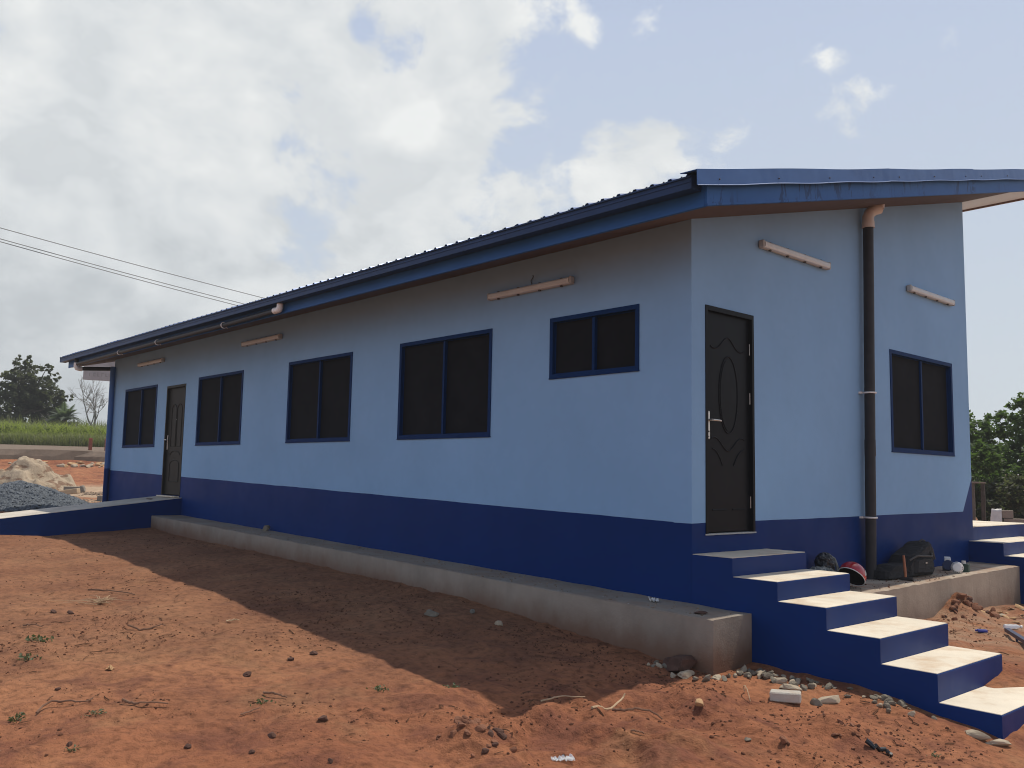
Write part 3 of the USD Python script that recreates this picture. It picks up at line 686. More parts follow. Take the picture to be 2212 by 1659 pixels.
def apron(name, label, xs, ys, ztop, mat, long_axis):
    """A cast ledge with slightly worn edges: top height varies along it."""
    (x0, x1), (y0, y1) = xs, ys
    n = 90; t = np.linspace(0, 1, n); v = []; f = []
    for i in range(n):
        j = (fbm(np.array([[t[i] * 40, k * 5.0, 0] for k in range(3)]), 3, 17) - .5) * .014
        if long_axis == 'x':
            x = x0 + (x1 - x0) * t[i]; z = ztop(x)
            v += [(x, y1, z + j[2]), (x, y0 + .012, z + j[0]), (x, y0, z - .010 + j[0] + abs(j[1])), (x, y0 + j[1] * .5, z - .3), (x, y0, ZB), (x, y1, ZB)]
        else:
            y = y0 + (y1 - y0) * t[i]; z = ztop(y)
            v += [(x0, y, z + j[2]), (x1 - .012, y, z + j[0]), (x1, y, z - .010 + j[0] + abs(j[1])), (x1 + j[1] * .5, y, z - .3), (x1, y, ZB), (x0, y, ZB)]
    for i in range(n - 1):
        for k in range(6):
            p, q = i * 6 + k, i * 6 + (k + 1) % 6; f += [(p, q, q + 6), (p, q + 6, p + 6)]
    for k in range(1, 5): f += [(0, k, k + 1), ((n - 1) * 6, (n - 1) * 6 + k + 1, (n - 1) * 6 + k)]
    m_ = T(v, f); m_.fix_normals()
    return obj(name, m_, mat, label=label, cat='ledge')
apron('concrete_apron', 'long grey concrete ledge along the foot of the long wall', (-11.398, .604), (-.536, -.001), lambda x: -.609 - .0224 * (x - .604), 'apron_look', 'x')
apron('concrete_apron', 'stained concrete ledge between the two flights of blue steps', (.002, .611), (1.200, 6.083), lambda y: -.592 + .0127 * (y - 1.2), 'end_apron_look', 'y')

# ------------------------------------------------------------------ strip lights and drainpipes
def strip_light(label, loc, rotz, group):
    t = thing('strip_light', label, 'strip light', loc, rotz, group)   # length along x, facing -y
    L = 1.33
    obj('housing', bx(-L / 2, L / 2, -.030, 0, -.038, .038, .008), 'lamp_body_look', t)
    n = 10; prof = [(-.031, -.035), (-.058, -.031), (-.070, -.016), (-.070, .016), (-.058, .031), (-.031, .035)]
    e = trimesh.creation.extrude_polygon(Polygon(prof), L - .06, engine='earcut'); v = e.vertices
    dm = T(np.stack([v[:, 2] - (L - .06) / 2, v[:, 0], v[:, 1]], 1), e.faces); dm.fix_normals()
    obj('diffuser', dm, 'diffuser_look', t)
    for s in (-1, 1): obj('end_cap', bx(s * (L / 2 - .030), s * (L / 2 + .002), -.066, -.001, -.041, .041, .010), 'lamp_body_look', t)
    for x in (-.5, -.17, .17, .5):
        for s in (-1, 1): obj('clip', bx(x - .014, x + .014, -.042, -.018, s * .037, s * .045, .003), 'strap_look', t)
    return t
GL = 'strip lights on the outside walls'
l0 = strip_light('beige strip light above the smaller high window on the long wall', (-2.14, -.002, 2.517), 0, GL)
dup(l0, (-8.46, -.002, 2.585), 0, 'beige strip light above the gap between the second and third farthest windows')
dup(l0, (-13.28, -.002, 2.618), 0, 'beige strip light above the farthest window of the long wall')
dup(l0, (.002, 1.76, 2.84), 90, 'strip light on the end wall above the black door')
dup(l0, (.002, 5.06, 2.911), 90, 'strip light on the end wall right of the thick drainpipe')
c_ = tube([(-2.12, -.006, 2.57), (-2.13, -.012, 2.61), (-2.10, -.006, 2.65), (-2.11, -.003, 2.67)], .004, 6)
tag(obj('cable_end', c_, 'dark_cap_look'), 'short dark cable poking out of the wall above a strip light', 'cable')

dp = thing('drainpipe', 'thick dark drainpipe down the middle of the end wall', 'drainpipe')
top, bot = np.array([.085, 3.262, 3.47]), np.array([.085, 3.150, -.575])
obj('pipe', tube([top, top * .5 + bot * .5, bot], .058, 20), 'pipe_look', dp, smooth=40)
obj('pipe_collar', tube([top * .36 + bot * .64 + (0, 0, .09), top * .36 + bot * .64 - (0, 0, .09)], .061, 20), 'pipe_look', dp, smooth=40)
el = [(.085, 3.261, 3.44), (.085, 3.262, 3.56), (.098, 3.285, 3.615), (.128, 3.335, 3.655), (.155, 3.385, 3.68)]
obj('elbow', tube(el, [.066, .066, .064, .066, .072], 20), 'elbow_look', dp, smooth=40)
obj('elbow_collar', tube([(.085, 3.261, 3.43), (.085, 3.261, 3.50)], .071, 20), 'elbow_look', dp, smooth=40)
obj('roof_outlet', tube([(.155, 3.385, 3.675), (.165, 3.40, 3.79)], .062, 20), 'elbow_look', dp, smooth=40)
for z in (1.505, .105):
    f_ = (z - bot[2]) / (top[2] - bot[2]); c = bot + (top - bot) * f_
    ring = [(c[0] + .066 * math.cos(a), c[1] + .066 * math.sin(a), z) for a in np.radians(np.linspace(-150, 150, 26))]
    obj('bracket', cat([tube(ring, .010, 6), bx(-.0, .03, c[1] - .095, c[1] - .055, z - .011, z + .011)]), 'white_plastic_look', dp)

ep = thing('eave_drainpipe', 'dark drainpipe with white elbows running along the eave to the far corner', 'drainpipe')
yp = -.735; line = [(-6.56, yp, 2.745), (-8.32, yp, 2.728), (-11.06, yp, 2.732), (-13.02, yp, 2.726), (-15.66, yp, 2.712)]
obj('pipe', tube(line, .036, 12), 'pipe_look', ep, smooth=40)
obj('gutter_outlet', tube([(-6.50, yp, 2.84), (-6.50, yp, 2.775)], .034, 12), 'pipe_look', ep, smooth=40)
obj('elbow', tube([(-6.50, yp, 2.825), (-6.50, yp, 2.775), (-6.515, yp, 2.752), (-6.55, yp, 2.745), (-6.61, yp, 2.744)], [.044, .046, .048, .046, .044], 14), 'white_plastic_look', ep, smooth=40)
obj('elbow_collar', tube([(-6.60, yp, 2.744), (-6.655, yp, 2.744)], .047, 14), 'white_plastic_look', ep, smooth=40)
for x, z in ((-8.32, 2.728), (-11.06, 2.732), (-13.02, 2.726)):
    hook = [(x, yp + .046 * math.cos(a), z + .046 * math.sin(a)) for a in np.radians(np.linspace(80, 330, 18))]
    hook += [(x, hook[-1][1] + .02, hook[-1][2] - .02)]
    obj('bracket', tube(hook, .007, 6), 'white_plastic_look', ep)
xo = -15.75
obj('gutter_outlet', tube([(xo, yp, 2.84), (xo, yp, 2.72)], .045, 12), 'pipe_look', ep, smooth=40)
obj('elbow', tube([(xo, yp, 2.745), (xo, yp, 2.66), (xo, yp + .02, 2.635), (xo, yp + .055, 2.625), (xo, yp + .12, 2.625)], [.052, .052, .055, .052, .052], 14), 'white_plastic_look', ep, smooth=40)
obj('pipe', tube([(xo, yp + .10, 2.625), (-15.50, -.075, 2.655)], .042, 12), 'pipe_look', ep, smooth=40)
obj('pipe', tube([(-15.46, -.060, 2.70), (-15.435, -.060, .48)], .056, 14), 'flashing_look', ep, smooth=40, label='blue painted downpipe at the far corner')  # lighter blue puts the reflected sky into the pipe's base colour
obj('pipe', tube([(-15.435, -.060, .48), (-15.42, -.060, -.6)], .0565, 14), 'dado_paint_look', ep, smooth=40, label='dark blue foot of the corner downpipe')

# ------------------------------------------------------------------ the yard west of the building and the land beyond
EW = np.array([0.25, 0.968])                # along the road bank, at right angles to DL
def uv(u, v): return np.array([EYE[0], EYE[1]]) + u * DL + v * EW
n = 140; vs = np.linspace(-45, 60, n); v = []; f = []
for i, t in enumerate(vs):
    P = np.array([[t * .9, 0, 3], [t * .9, 5, 3], [t * .9, 9, 3]]); j = fbm(P, 4, 31) - .5
    for uu, zz_ in ((42.6 + j[0] * .5, .55), (42.75 + j[0] * .5, .95 + .1 * j[1]), (43.0 + j[1] * .5, 1.20 + .09 * j[2]), (43.6, 1.25 + .03 * j[0]), (46.5, 1.40), (49.8, 1.54), (50.2, 1.30)):
        q = uv(uu, t); v.append((*q, zz_))
for i in range(n - 1):
    for k in range(6): p, q = i * 7 + k, i * 7 + k + 1; f += [(p, p + 7, q + 7), (p, q + 7, q)]
vb = np.array(v); fb = np.array(f)
front = np.isin(np.arange(len(fb)) % 12 // 2, (0, 1))
mb = T(vb, fb); 
if mb.face_normals[4][2] < 0: fb = fb[:, ::-1]
obj('road', T(vb, fb[~front]), 'road_gravel_look', kind='structure')
obj('road_bank', T(vb, fb[front]), 'bank_soil_look', kind='structure')

def pile(name, label, cat_, cx, cy, r, h, mat, fn, n=90, kind=None):
    a = np.linspace(-r * 1.5, r * 1.5, n); X, Y = np.meshgrid(a, a, indexing='ij')
    Z = fn(X, Y, np.hypot(X, Y) / r) * h + gz(cx + X, cy + Y) - .03
    return obj(name, T(*grid_mesh(cx + X, cy + Y, Z)), mat, smooth=True, label=label, cat=cat_, kind=kind)
def sand_fn(X, Y, q):
    P = np.stack([X * 1.2, Y * 1.2, 0 * X], -1)
    q2 = q + (fbm(P, 4, 41) - .5) * .55
    base = np.clip(1.08 - q2 * 1.0, 0, .84)
    return base + (base > .02) * (fbm(P * 3.1, 4, 42) - .5) * .30 + np.where(q > 1.0, (1.5 - np.minimum(q, 1.5)) * .10, .05) * (fbm(P * 2, 3, 43) - .2) - np.where(q > 1.3, (q - 1.3) * .4, 0)
pile('sand_pile', 'pale heap of building sand with dark patches', 'sand pile', -27.4, 1.25, 1.36, 1.12, 'sand_look', sand_fn)
def grav_fn(X, Y, q): return np.clip(1.02 - q ** 1.25, 0, 1) + (q < 1.2) * (fbm(np.stack([X * 2, Y * 2, 0 * X], -1), 3, 44) - .5) * .12 - np.where(q > 1.02, .3, 0)
GX, GY, GR, GH = -18.35, -1.05, 1.50, .50
rg = np.random.default_rng(5)
def stones(n, pos, smin, smax, rng, flat=.7):
    ico = trimesh.creation.icosahedron(); V, Fc = ico.vertices, ico.faces
    s = rng.uniform(smin, smax, (n, 1, 1)) * rng.uniform(.6, 1.3, (n, 1, 3)) * np.array([1, 1, flat])
    jit = 1 + rng.uniform(-.28, .28, (n, 12, 1))
    ang = rng.uniform(0, 2 * np.pi, n); c, s_ = np.cos(ang), np.sin(ang)
    vv = V[None] * jit * s
    x = vv[..., 0] * c[:, None] - vv[..., 1] * s_[:, None]; y = vv[..., 0] * s_[:, None] + vv[..., 1] * c[:, None]
    vv = np.stack([x, y, vv[..., 2]], -1) + pos[:, None, :]
    ff = Fc[None] + (np.arange(n) * 12)[:, None, None]
    return T(vv.reshape(-1, 3), ff.reshape(-1, 3))
N = 9000
rr = GR * 1.05 * np.sqrt(rg.random(N)); th = rg.uniform(0, 2 * np.pi, N); X, Y = rr * np.cos(th), rr * np.sin(th)
Z = grav_fn(X, Y, rr / GR) * GH + gz(GX + X, GY + Y) + rg.uniform(-.01, .02, N)
gp_ = thing('gravel_pile', 'low heap of blue-grey crushed gravel beside the ramp', 'gravel pile')
a_ = np.linspace(-1.9, 1.9, 50); X_, Y_ = np.meshgrid(a_, a_, indexing='ij')
obj('gravel_core', T(*grid_mesh(GX + X_, GY + Y_, grav_fn(X_, Y_, np.hypot(X_, Y_) / GR) * GH + gz(GX + X_, GY + Y_) - .05)), 'road_gravel_look', gp_, smooth=True)
obj('gravel', stones(N, np.stack([GX + X, GY + Y, Z], 1), .026, .058, rg), 'gravel_look', gp_, kind='stuff')
N = 1600
X, Y = rg.uniform(-24.5, -16.2, N), rg.uniform(-1.5, 3.0, N); k = (fbm(np.stack([X, Y, 0 * X], 1) * .9, 3, 46) > .44)
X, Y = X[k], Y[k]
obj('scattered_gravel', stones(len(X), np.stack([X, Y, gz(X, Y) + .005], 1), .015, .045, rg), 'rubble_look', kind='stuff')

def block(name, label, cat_, c, size, rotz, mat, group=None, tilt=(0, 0), dz=0.0):
    b_ = bx(-size[0] / 2, size[0] / 2, -size[1] / 2, size[1] / 2, 0, size[2], .010)
    z = g1(c[0], c[1]) - .015 + dz
    return obj(name, place(b_, (c[0], c[1], z), (tilt[0], tilt[1], rotz)), mat, label=label, cat=cat_, group=group)
GB = 'concrete blocks lying in the yard'
block('concrete_block', 'grey concrete block at the right foot of the sand heap, beside a broken chunk', 'block', (-24.2, 1.75), (.42, .20, .20), 70, 'grey_block_look', GB)
tag(obj('block_chunk', place(lump((.16, .14, .16), 71, 2), (-24.6, 2.18, g1(-24.6, 2.18) + .10)), 'grey_block_look'), 'broken upright chunk of concrete block beside the sand heap', 'block', GB)
block('concrete_block', 'grey block stacked askew on top of another by the far building corner', 'block', (-22.3, 2.42), (.40, .22, .24), 62, 'grey_block_look', GB, (4, -5), .21)
block('concrete_block', 'grey block under a second block near the far building corner', 'block', (-22.2, 2.28), (.38, .22, .22), 80, 'grey_block_look', GB)
block('concrete_slab', 'long pale-topped concrete slab leaning low near the far building corner', 'slab', (-21.6, 2.95), (1.3, .35, .20), 68, 'block_look', None, (0, -3))
block('timber_board', 'thick pale-topped timber board lying between the gravel and the sand', 'board', (-20.8, .52), (.95, .22, .13), 52, 'board_wood_look', None, (0, -9), .03)
block('small_block', 'small dark block on the gravel just left of the building corner', 'block', (-18.9, .95), (.16, .12, .14), 20, 'grey_block_look')
kb = T(*grid_mesh(*[np.zeros((2, 2))] * 3)) if False else None
block('kerb_block', 'brown concrete kerb block at the far edge of the ramp', 'block', (-13.05, -1.02), (.80, .20, .22), 20, 'post_concrete_look', None, (0, 0), -.01)
tag(obj('formwork_plank', place(bx(-1.4, 1.4, -.08, .08, 0, .03, .004), (-12.95, -3.1, -.42), (0, 5.5, 84)), 'board_wood_look'), 'pale formwork plank beside the gravel heap along the ramp edge', 'plank')
GR_ = 'broken masonry strewn along the foot of the road bank'
rub = np.random.default_rng(12)
for i in range(44):
    u, vv = 42.2 - 1.5 * rub.random() ** 1.5, rub.uniform(-.9, 2.5) if i % 5 else rub.uniform(-3.5, 5)
    q = uv(u, vv); s = rub.uniform(.05, .17)
    obj('masonry_rubble', place(lump((s * 1.5, s, s * .7), 100 + i, 1), (*q, g1(*q) + s * .25), (0, 0, rub.uniform(0, 180))), 'pale_stone_look' if i % 3 else 'ochre_clod_look',
        label=('pale' if i % 3 else 'ochre') + ' broken piece of masonry along the foot of the road bank', cat='rubble', group=('pale ' if i % 3 else 'ochre ') + GR_)
for i, (q, lab) in enumerate((((-37.15, 6.10), 'rust red post standing on the road edge, left of the pair'), ((-36.95, 6.72), 'rust red post half hidden by the far building corner'))):
    obj('marker_post', bx(q[0] - .065, q[0] + .065, q[1] - .065, q[1] + .065, 1.15, 1.80, .01), 'rust_post_look', label=lab, cat='post', group='rust red marker posts by the road')

# signboard behind the far end of the building
sg = thing('signboard', 'weathered wooden signboard with faded lettering behind the far end of the roof', 'sign', (-22.05, 1.235, 0), math.degrees(math.atan2(.961, .277)))
obj('board', bx(0, 2.3, 0, .03, 2.975, 3.70, .004), 'sign_board_look', sg)
for x in (1.55, 2.15): obj('post', bx(x - .05, x + .05, .031, .13, -.4, 3.72), 'bare_wood_look', sg)
lw = np.random.default_rng(3)
for k in range(13):                          # worn strokes of paint, too faded to read
    x = .16 + k * .105; h = lw.uniform(.09, .13)
    pieces = [bx(x, x + .016, -.004, -.0005, 3.09, 3.09 + h)]
    if k % 2: pieces.append(bx(x + .016, x + .055, -.004, -.0005, 3.09 + h - .02, 3.09 + h))
    if k % 3: pieces.append(bx(x + .016, x + .055, -.004, -.0005, 3.09, 3.108))
    obj('faded_stroke', cat(pieces), 'faded_letter_look', sg)

# power cables
for lab, a, b in (('uppermost power cable crossing the sky above the far end of the roof', (-34.37, 1.34, 9.85), (-35.7, 12.92, 9.03)),
                  ('middle power cable of the three, upper one of the close pair', (-34.36, 1.37, 9.41), (-36.0, 12.26, 8.63)),
                  ('lowest power cable of the three', (-34.36, 1.378, 9.296), (-36.17, 11.97, 8.54))):
    a, b = np.array(a), np.array(b); t = np.linspace(-1.2, 3.5, 60)[:, None]
    P = a + (b - a) * t; P[:, 2] += (0.35 * (t[:, 0]) * (t[:, 0] - 1)) * .35
    obj('power_cable', tube(P, .016, 5), 'wire_look', label=lab, cat='cable', group=None)

# ------------------------------------------------------------------ vegetation
def leaves(centers, size, rng, aspect=.55, droop=.0, up=None):
    """One bent leaf-shaped pair of triangles at every centre."""
    n = len(centers)
    d = rng.normal(size=(n, 3)); d[:, 2] = d[:, 2] * .6 - droop; d /= np.linalg.norm(d, axis=1, keepdims=True)
    nrm = rng.normal(size=(n, 3)) + np.array([0, 0, .8]); s = np.cross(d, nrm); s /= np.maximum(np.linalg.norm(s, axis=1, keepdims=True), 1e-6)
    k = np.cross(s, d)
    L = (size * rng.uniform(.6, 1.35, n))[:, None]
    a = centers - d * L * .5; b = centers + d * L * .5; m1 = centers + s * L * aspect * .5 + k * L * .10; m2 = centers - s * L * aspect * .5 + k * L * .10
    v = np.stack([a, m1, b, m2], 1).reshape(-1, 3); i = np.arange(n)[:, None] * 4
    f = np.concatenate([i + np.array([[0, 1, 2]]), i + np.array([[0, 2, 3]])], 0)
    return T(v, f)

def crown_points(blobs, dens, rng, shell=.55):
    """Points in clumps: every blob holds sprays near its surface, with gaps between."""
    out = []
    for x, y, z, r in blobs:
        ns = max(int(dens * r * r), 6)
        d = rng.normal(size=(ns, 3)); d /= np.linalg.norm(d, axis=1, keepdims=True)
        c = np.array([x, y, z]) + d * (r * rng.uniform(shell, 1.08, (ns, 1))) * np.array([1, 1, .85])
        keep = noise(c * (1.6 / max(r, .3)) + 3.3, 5) > .30
        c = c[keep]; k = rng.integers(9, 17)
        spray = c[:, None, :] + rng.normal(size=(len(c), k, 3)) * r * .085
        out.append(spray.reshape(-1, 3))
    return np.vstack(out)

def branches(base, blobs, r0, rng):
    parts = []
    base = np.array(base, float)
    for x, y, z, r in blobs:
        e = np.array([x, y, z]); m_ = base * .45 + e * .55 + rng.normal(size=3) * r * .15; m_[2] = min(m_[2], e[2])
        parts.append(tube([base, base * .7 + m_ * .3 + (0, 0, r * .1), m_, e], [r0, r0 * .8, r0 * .45, r0 * .15], 6))
    return cat(parts)

def tree(name, label, base, fork, blobs, leaf, size, dens, r0, seed, catg='tree', bark='bark_look', group=None, aspect=.55):
    rng = np.random.default_rng(seed)
    bz = g1(base[0], base[1])
    t = thing(name, label, catg, group=group)
    B = np.array([base[0], base[1], bz - .2]); Fk = np.array(fork)
    mid = (B + Fk) / 2 + rng.normal(size=3) * r0 * .8
    obj('trunk', tube([B, B * .8 + mid * .2, mid, Fk], [r0 * 1.5, r0 * 1.15, r0, r0 * .85], 9), bark, t, smooth=True)
    obj('limbs', branches(Fk, blobs, r0 * .7, rng), bark, t)
    obj('crown', leaves(crown_points(blobs, dens, rng), size, rng, aspect), leaf, t)
    return t

def blobs_at(base, lat, items, depth, rng):
    """items: (sideways, height, radius) metres from the trunk foot; a random depth gives the crown its thickness."""
    bz = g1(base[0], base[1]); out = []
    for s, h, r in items:
        dd = rng.uniform(-depth, depth)
        out.append((base[0] + lat[0] * s - lat[1] * dd, base[1] + lat[1] * s + lat[0] * dd, bz + h, r))
    return out
rt = np.random.default_rng(21)
base = (-58.5, 8.1)
big = [(.15, 5.75, .42), (-.1, 5.25, .55), (.55, 5.0, .55), (1.35, 5.05, .42), (1.75, 4.55, .48), (-.55, 4.6, .65), (.3, 4.3, .75), (1.1, 4.0, .75), (2.05, 3.6, .55), (-.9, 3.6, .8), (.2, 3.3, .95), (1.3, 2.9, .95), (2.1, 2.5, .6), (-.6, 2.4, .9), (.5, 2.2, .95), (1.6, 1.9, .85)]
big += [(s + .4, h - .2, r * .9) for s, h, r in big[5:12]]
tree('tree', 'tall dark leafy tree with a bare lower trunk beyond the green field', base, (base[0], base[1], g1(*base) + 2.0), blobs_at(base, EW, big, .9, rt), 'dark_leaf_look', .22, 85, .16, 31)
base = (-61.5, 6.6)
tree('tree', 'dark dense tree at the left edge behind the tall leafy tree', base, (base[0], base[1], g1(*base) + 1.6),
     blobs_at(base, EW, [(-.4, 4.2, .7), (.3, 3.7, .8), (-.9, 3.4, .9), (0, 2.8, 1.0), (.8, 2.4, .9), (-.8, 2.2, 1.0), (.2, 1.6, 1.0), (1.2, 1.4, .8), (-1.8, 2.6, 1.0), (-1.9, 1.5, 1.0)], .9, rt), 'dark_leaf_look', .25, 80, .18, 32)
base = (-60.0, 11.0)
tree('bush', 'low dark thicket between the tall tree and the palm', base, (base[0], base[1], g1(*base) + .6),
     blobs_at(base, EW, [(-.7, 2.1, .8), (.1, 1.8, .75), (.7, 1.3, .6), (-1.3, 1.5, .8), (0, 1.0, .8), (1.0, .8, .5), (-1.6, .8, .8)], .7, rt), 'dark_leaf_look', .24, 85, .10, 33, 'bush')
def palm(name, label, base, h, nfr, L, seed):
    rng = np.random.default_rng(seed); bz = g1(*base); t = thing(name, label, 'palm tree')
    top = np.array([base[0], base[1], bz + h])
    obj('trunk', tube([(base[0], base[1], bz - .2), top], [.20, .15], 8), 'bark_look', t)
    for k in range(nfr):
        az = 2 * np.pi * k / nfr + rng.uniform(-.2, .2); el = rng.uniform(.25, 1.25)
        d = np.array([math.cos(az) * math.cos(el), math.sin(az) * math.cos(el), math.sin(el)]); l = L * rng.uniform(.8, 1.1)
        s = np.linspace(0, 1, 16); mid = top + d * (s[:, None] * l); mid[:, 2] -= l * .62 * s ** 2.2 * math.cos(el)
        side = np.cross(d, [0, 0, 1.0]); side /= np.linalg.norm(side)
        v, f = [], []
        for i in range(1, 16):
            for sg_ in (-1, 1):
                for q in (0, .5):
                    p = mid[i] * (1 - q) + mid[i - 1] * q
                    tip = p + side * sg_ * l * .24 * math.sin(math.pi * (.12 + .84 * s[i])) + d * l * .10 + np.array([0, 0, -l * .09])
                    w = (mid[i] - mid[i - 1]) * .32; b_ = len(v); v += [p - w, p + w, tip]; f.append((b_, b_ + 1, b_ + 2))
        obj('frond', cat([T(v, f), tube(mid, np.linspace(.025, .006, 16), 5)]), 'palm_leaf_look', t)
palm('palm', 'short oil palm with arching fronds right of the dark trees', (-53.5, 9.45), 1.75, 26, 1.35, 51)

def bare_tree(name, label, base, h, lean, seed, r0=.11, levels=5):
    rng = np.random.default_rng(seed); bz = g1(*base); t = thing(name, label, 'tree')
    trunk, br = [], []
    def grow(p, d, l, r, lev):
        k = 5; pts = [p]
        for i in range(k):
            d = d + rng.normal(size=3) * .13; d[2] += .02; d /= np.linalg.norm(d); pts.append(pts[-1] + d * l / k)
        (trunk if lev == 0 else br).append(tube(pts, np.linspace(r, r * .6, k + 1), 6 if lev < 3 else 4, cap=False))
        if lev >= levels: return
        for i in range(rng.integers(2, 4)):
            ax = rng.normal(size=3); nd = d + ax / np.linalg.norm(ax) * rng.uniform(.5, .95); nd /= np.linalg.norm(nd)
            grow(pts[rng.integers(2, k + 1)], nd, l * rng.uniform(.6, .82), r * .58, lev + 1)
        grow(pts[-1], d, l * .75, r * .6, lev + 1)
    grow(np.array([base[0], base[1], bz - .1]), np.array(lean, float), h * .36, r0, 0)
    obj('trunk', cat(trunk), 'grey_bark_look', t); obj('branches', cat(br), 'grey_bark_look', t)
bare_tree('bare_tree', 'leafless grey tree half hidden behind the far building corner', (-52.4, 11.65), 4.3, (-.02, -.28, 1), 61)
bare_tree('bare_tree', 'leafless tree rising above the bushes at the right edge', (-2.9, 26.2), 6.6, (-.05, -.02, 1), 67, .10)

# green field beyond the road: long maize-like leaves with rougher grass along its lower edge
rf = np.random.default_rng(77)
def blades(n, u0, u1, v0, v1, hmin, hmax, wid, lean, rng, zoff=0.0, seg=3):
    u, w = rng.uniform(u0, u1, n), rng.uniform(v0, v1, n)
    q = uv(u[:, None], w[:, None]); zb = gz(q[:, 0], q[:, 1], False) + zoff
    hump = .72 + .5 * fbm(np.stack([q[:, 0] * .35, q[:, 1] * .35, 0 * u], 1), 3, 9)
    h = rng.uniform(hmin, hmax, n) * hump; az = rng.uniform(0, 2 * np.pi, n); ln = rng.uniform(.3, 1.0, n) * lean * h
    dx, dy = np.cos(az), np.sin(az); sx, sy = -dy * wid, dx * wid
    v = []; t = np.linspace(0, 1, seg + 1)
    for k, tk in enumerate(t):
        zc = zb + h * (tk - .38 * lean * tk * tk); cx, cy = q[:, 0] + dx * ln * tk * tk, q[:, 1] + dy * ln * tk * tk
        ww = (1 - tk) ** .7 if k else .6
        v.append(np.stack([cx + sx * ww, cy + sy * ww, zc], 1)); v.append(np.stack([cx - sx * ww, cy - sy * ww, zc], 1))
    V = np.stack(v, 1); m_ = V.shape[1]; i = np.arange(n)[:, None] * m_; f = []
    for k in range(seg): a = 2 * k; f += [i + np.array([[a, a + 1, a + 3]]), i + np.array([[a, a + 3, a + 2]])]
    return T(V.reshape(-1, 3), np.concatenate(f, 0))
obj('maize_field', cat([blades(22000, 52.5, 64, -12, 11, 1.15, 1.95, .055, .8, rf), blades(12000, 51.5, 57, -12, 11, .8, 1.4, .055, 1.0, rf)]), 'maize_leaf_look', kind='stuff')
obj('roadside_grass', cat([blades(26000, 49.6, 53.0, -12, 12, .45, 1.05, .02, .5, rf), blades(12000, 61, 68, -12, 14, 1.4, 2.3, .03, .4, rf)]), 'grass_blade_look', kind='stuff')

# bushes and trees behind the veranda
GW = 'bushes and trees behind the building'
rb = np.random.default_rng(88); LR = np.array([.95, .31])
def rtree(name, label, base, items, leaf, size, dens, seed, catg='tree', r0=.10):
    return tree(name, label, base, (base[0], base[1], g1(*base) + items[-1][1] * .6), blobs_at(base, LR, items, 1.1, rb), leaf, size, dens, r0, seed, catg)
rtree('tree', 'broad leafy tree forming the top of the greenery at the right edge', (-4.4, 22.6),
      [(-.2, 3.35, .5), (.5, 3.4, .55), (1.3, 3.5, .7), (2.3, 3.5, .8), (-.9, 2.95, .5), (0, 2.8, .7), (1.0, 2.7, .8), (2.1, 2.6, .9), (3.2, 2.8, .9), (.3, 2.0, .8), (1.6, 1.8, .9), (3.0, 1.7, .9)], 'bush_leaf_look', .15, 300, 91)
rtree('tree', 'rounded tree just right of the end wall corner', (-6.4, 22.2),
      [(0, 3.0, .5), (.5, 2.7, .55), (-.7, 2.7, .7), (.1, 2.2, .7), (.9, 2.0, .6), (-.9, 1.9, .8), (-1.8, 2.2, .8), (.2, 1.3, .7), (1.0, 1.1, .6), (-1.0, 1.0, .8)], 'bush_leaf_look', .15, 300, 92)
rtree('bush', 'bright green bush in front of the broad leafy tree', (-4.6, 20.2),
      [(-.3, 1.9, .5), (.4, 1.95, .55), (1.2, 1.9, .6), (-.8, 1.4, .5), (.1, 1.3, .6), (.9, 1.2, .65), (1.8, 1.3, .7), (-.4, .7, .55), (.5, .6, .6), (1.5, .6, .7), (2.5, .8, .7)], 'weed_bush_look' if 'weed_bush_look' in M else 'bush_leaf_look', .14, 300, 93, 'bush', .05)
rtree('bush', 'low green bush at the foot of the rounded tree', (-6.2, 19.6),
      [(-.4, 1.3, .5), (.4, 1.2, .55), (-1.1, 1.1, .6), (0, .7, .55), (.8, .6, .5), (-.8, .5, .6)], 'bush_leaf_look', .14, 300, 94, 'bush', .05)
rtree('bush', 'dark shaded bush behind the stacked blocks', (-4.1, 18.9), [(-.3, .95, .5), (.5, 1.05, .55), (1.4, 1.0, .6), (0, .45, .5), (1.0, .45, .55)], 'dark_leaf_look', .14, 300, 95, 'bush', .05)
rtree('tree', 'leafy tree outside the right edge of the view', (.5, 24.5), [(-1.2, 3.4, .9), (0, 3.7, 1.0), (1.3, 3.4, 1.0), (-.6, 2.3, 1.0), (.8, 2.2, 1.1), (2.0, 2.3, 1.0), (.3, 1.2, 1.0)], 'bush_leaf_look', .14, 240, 96)

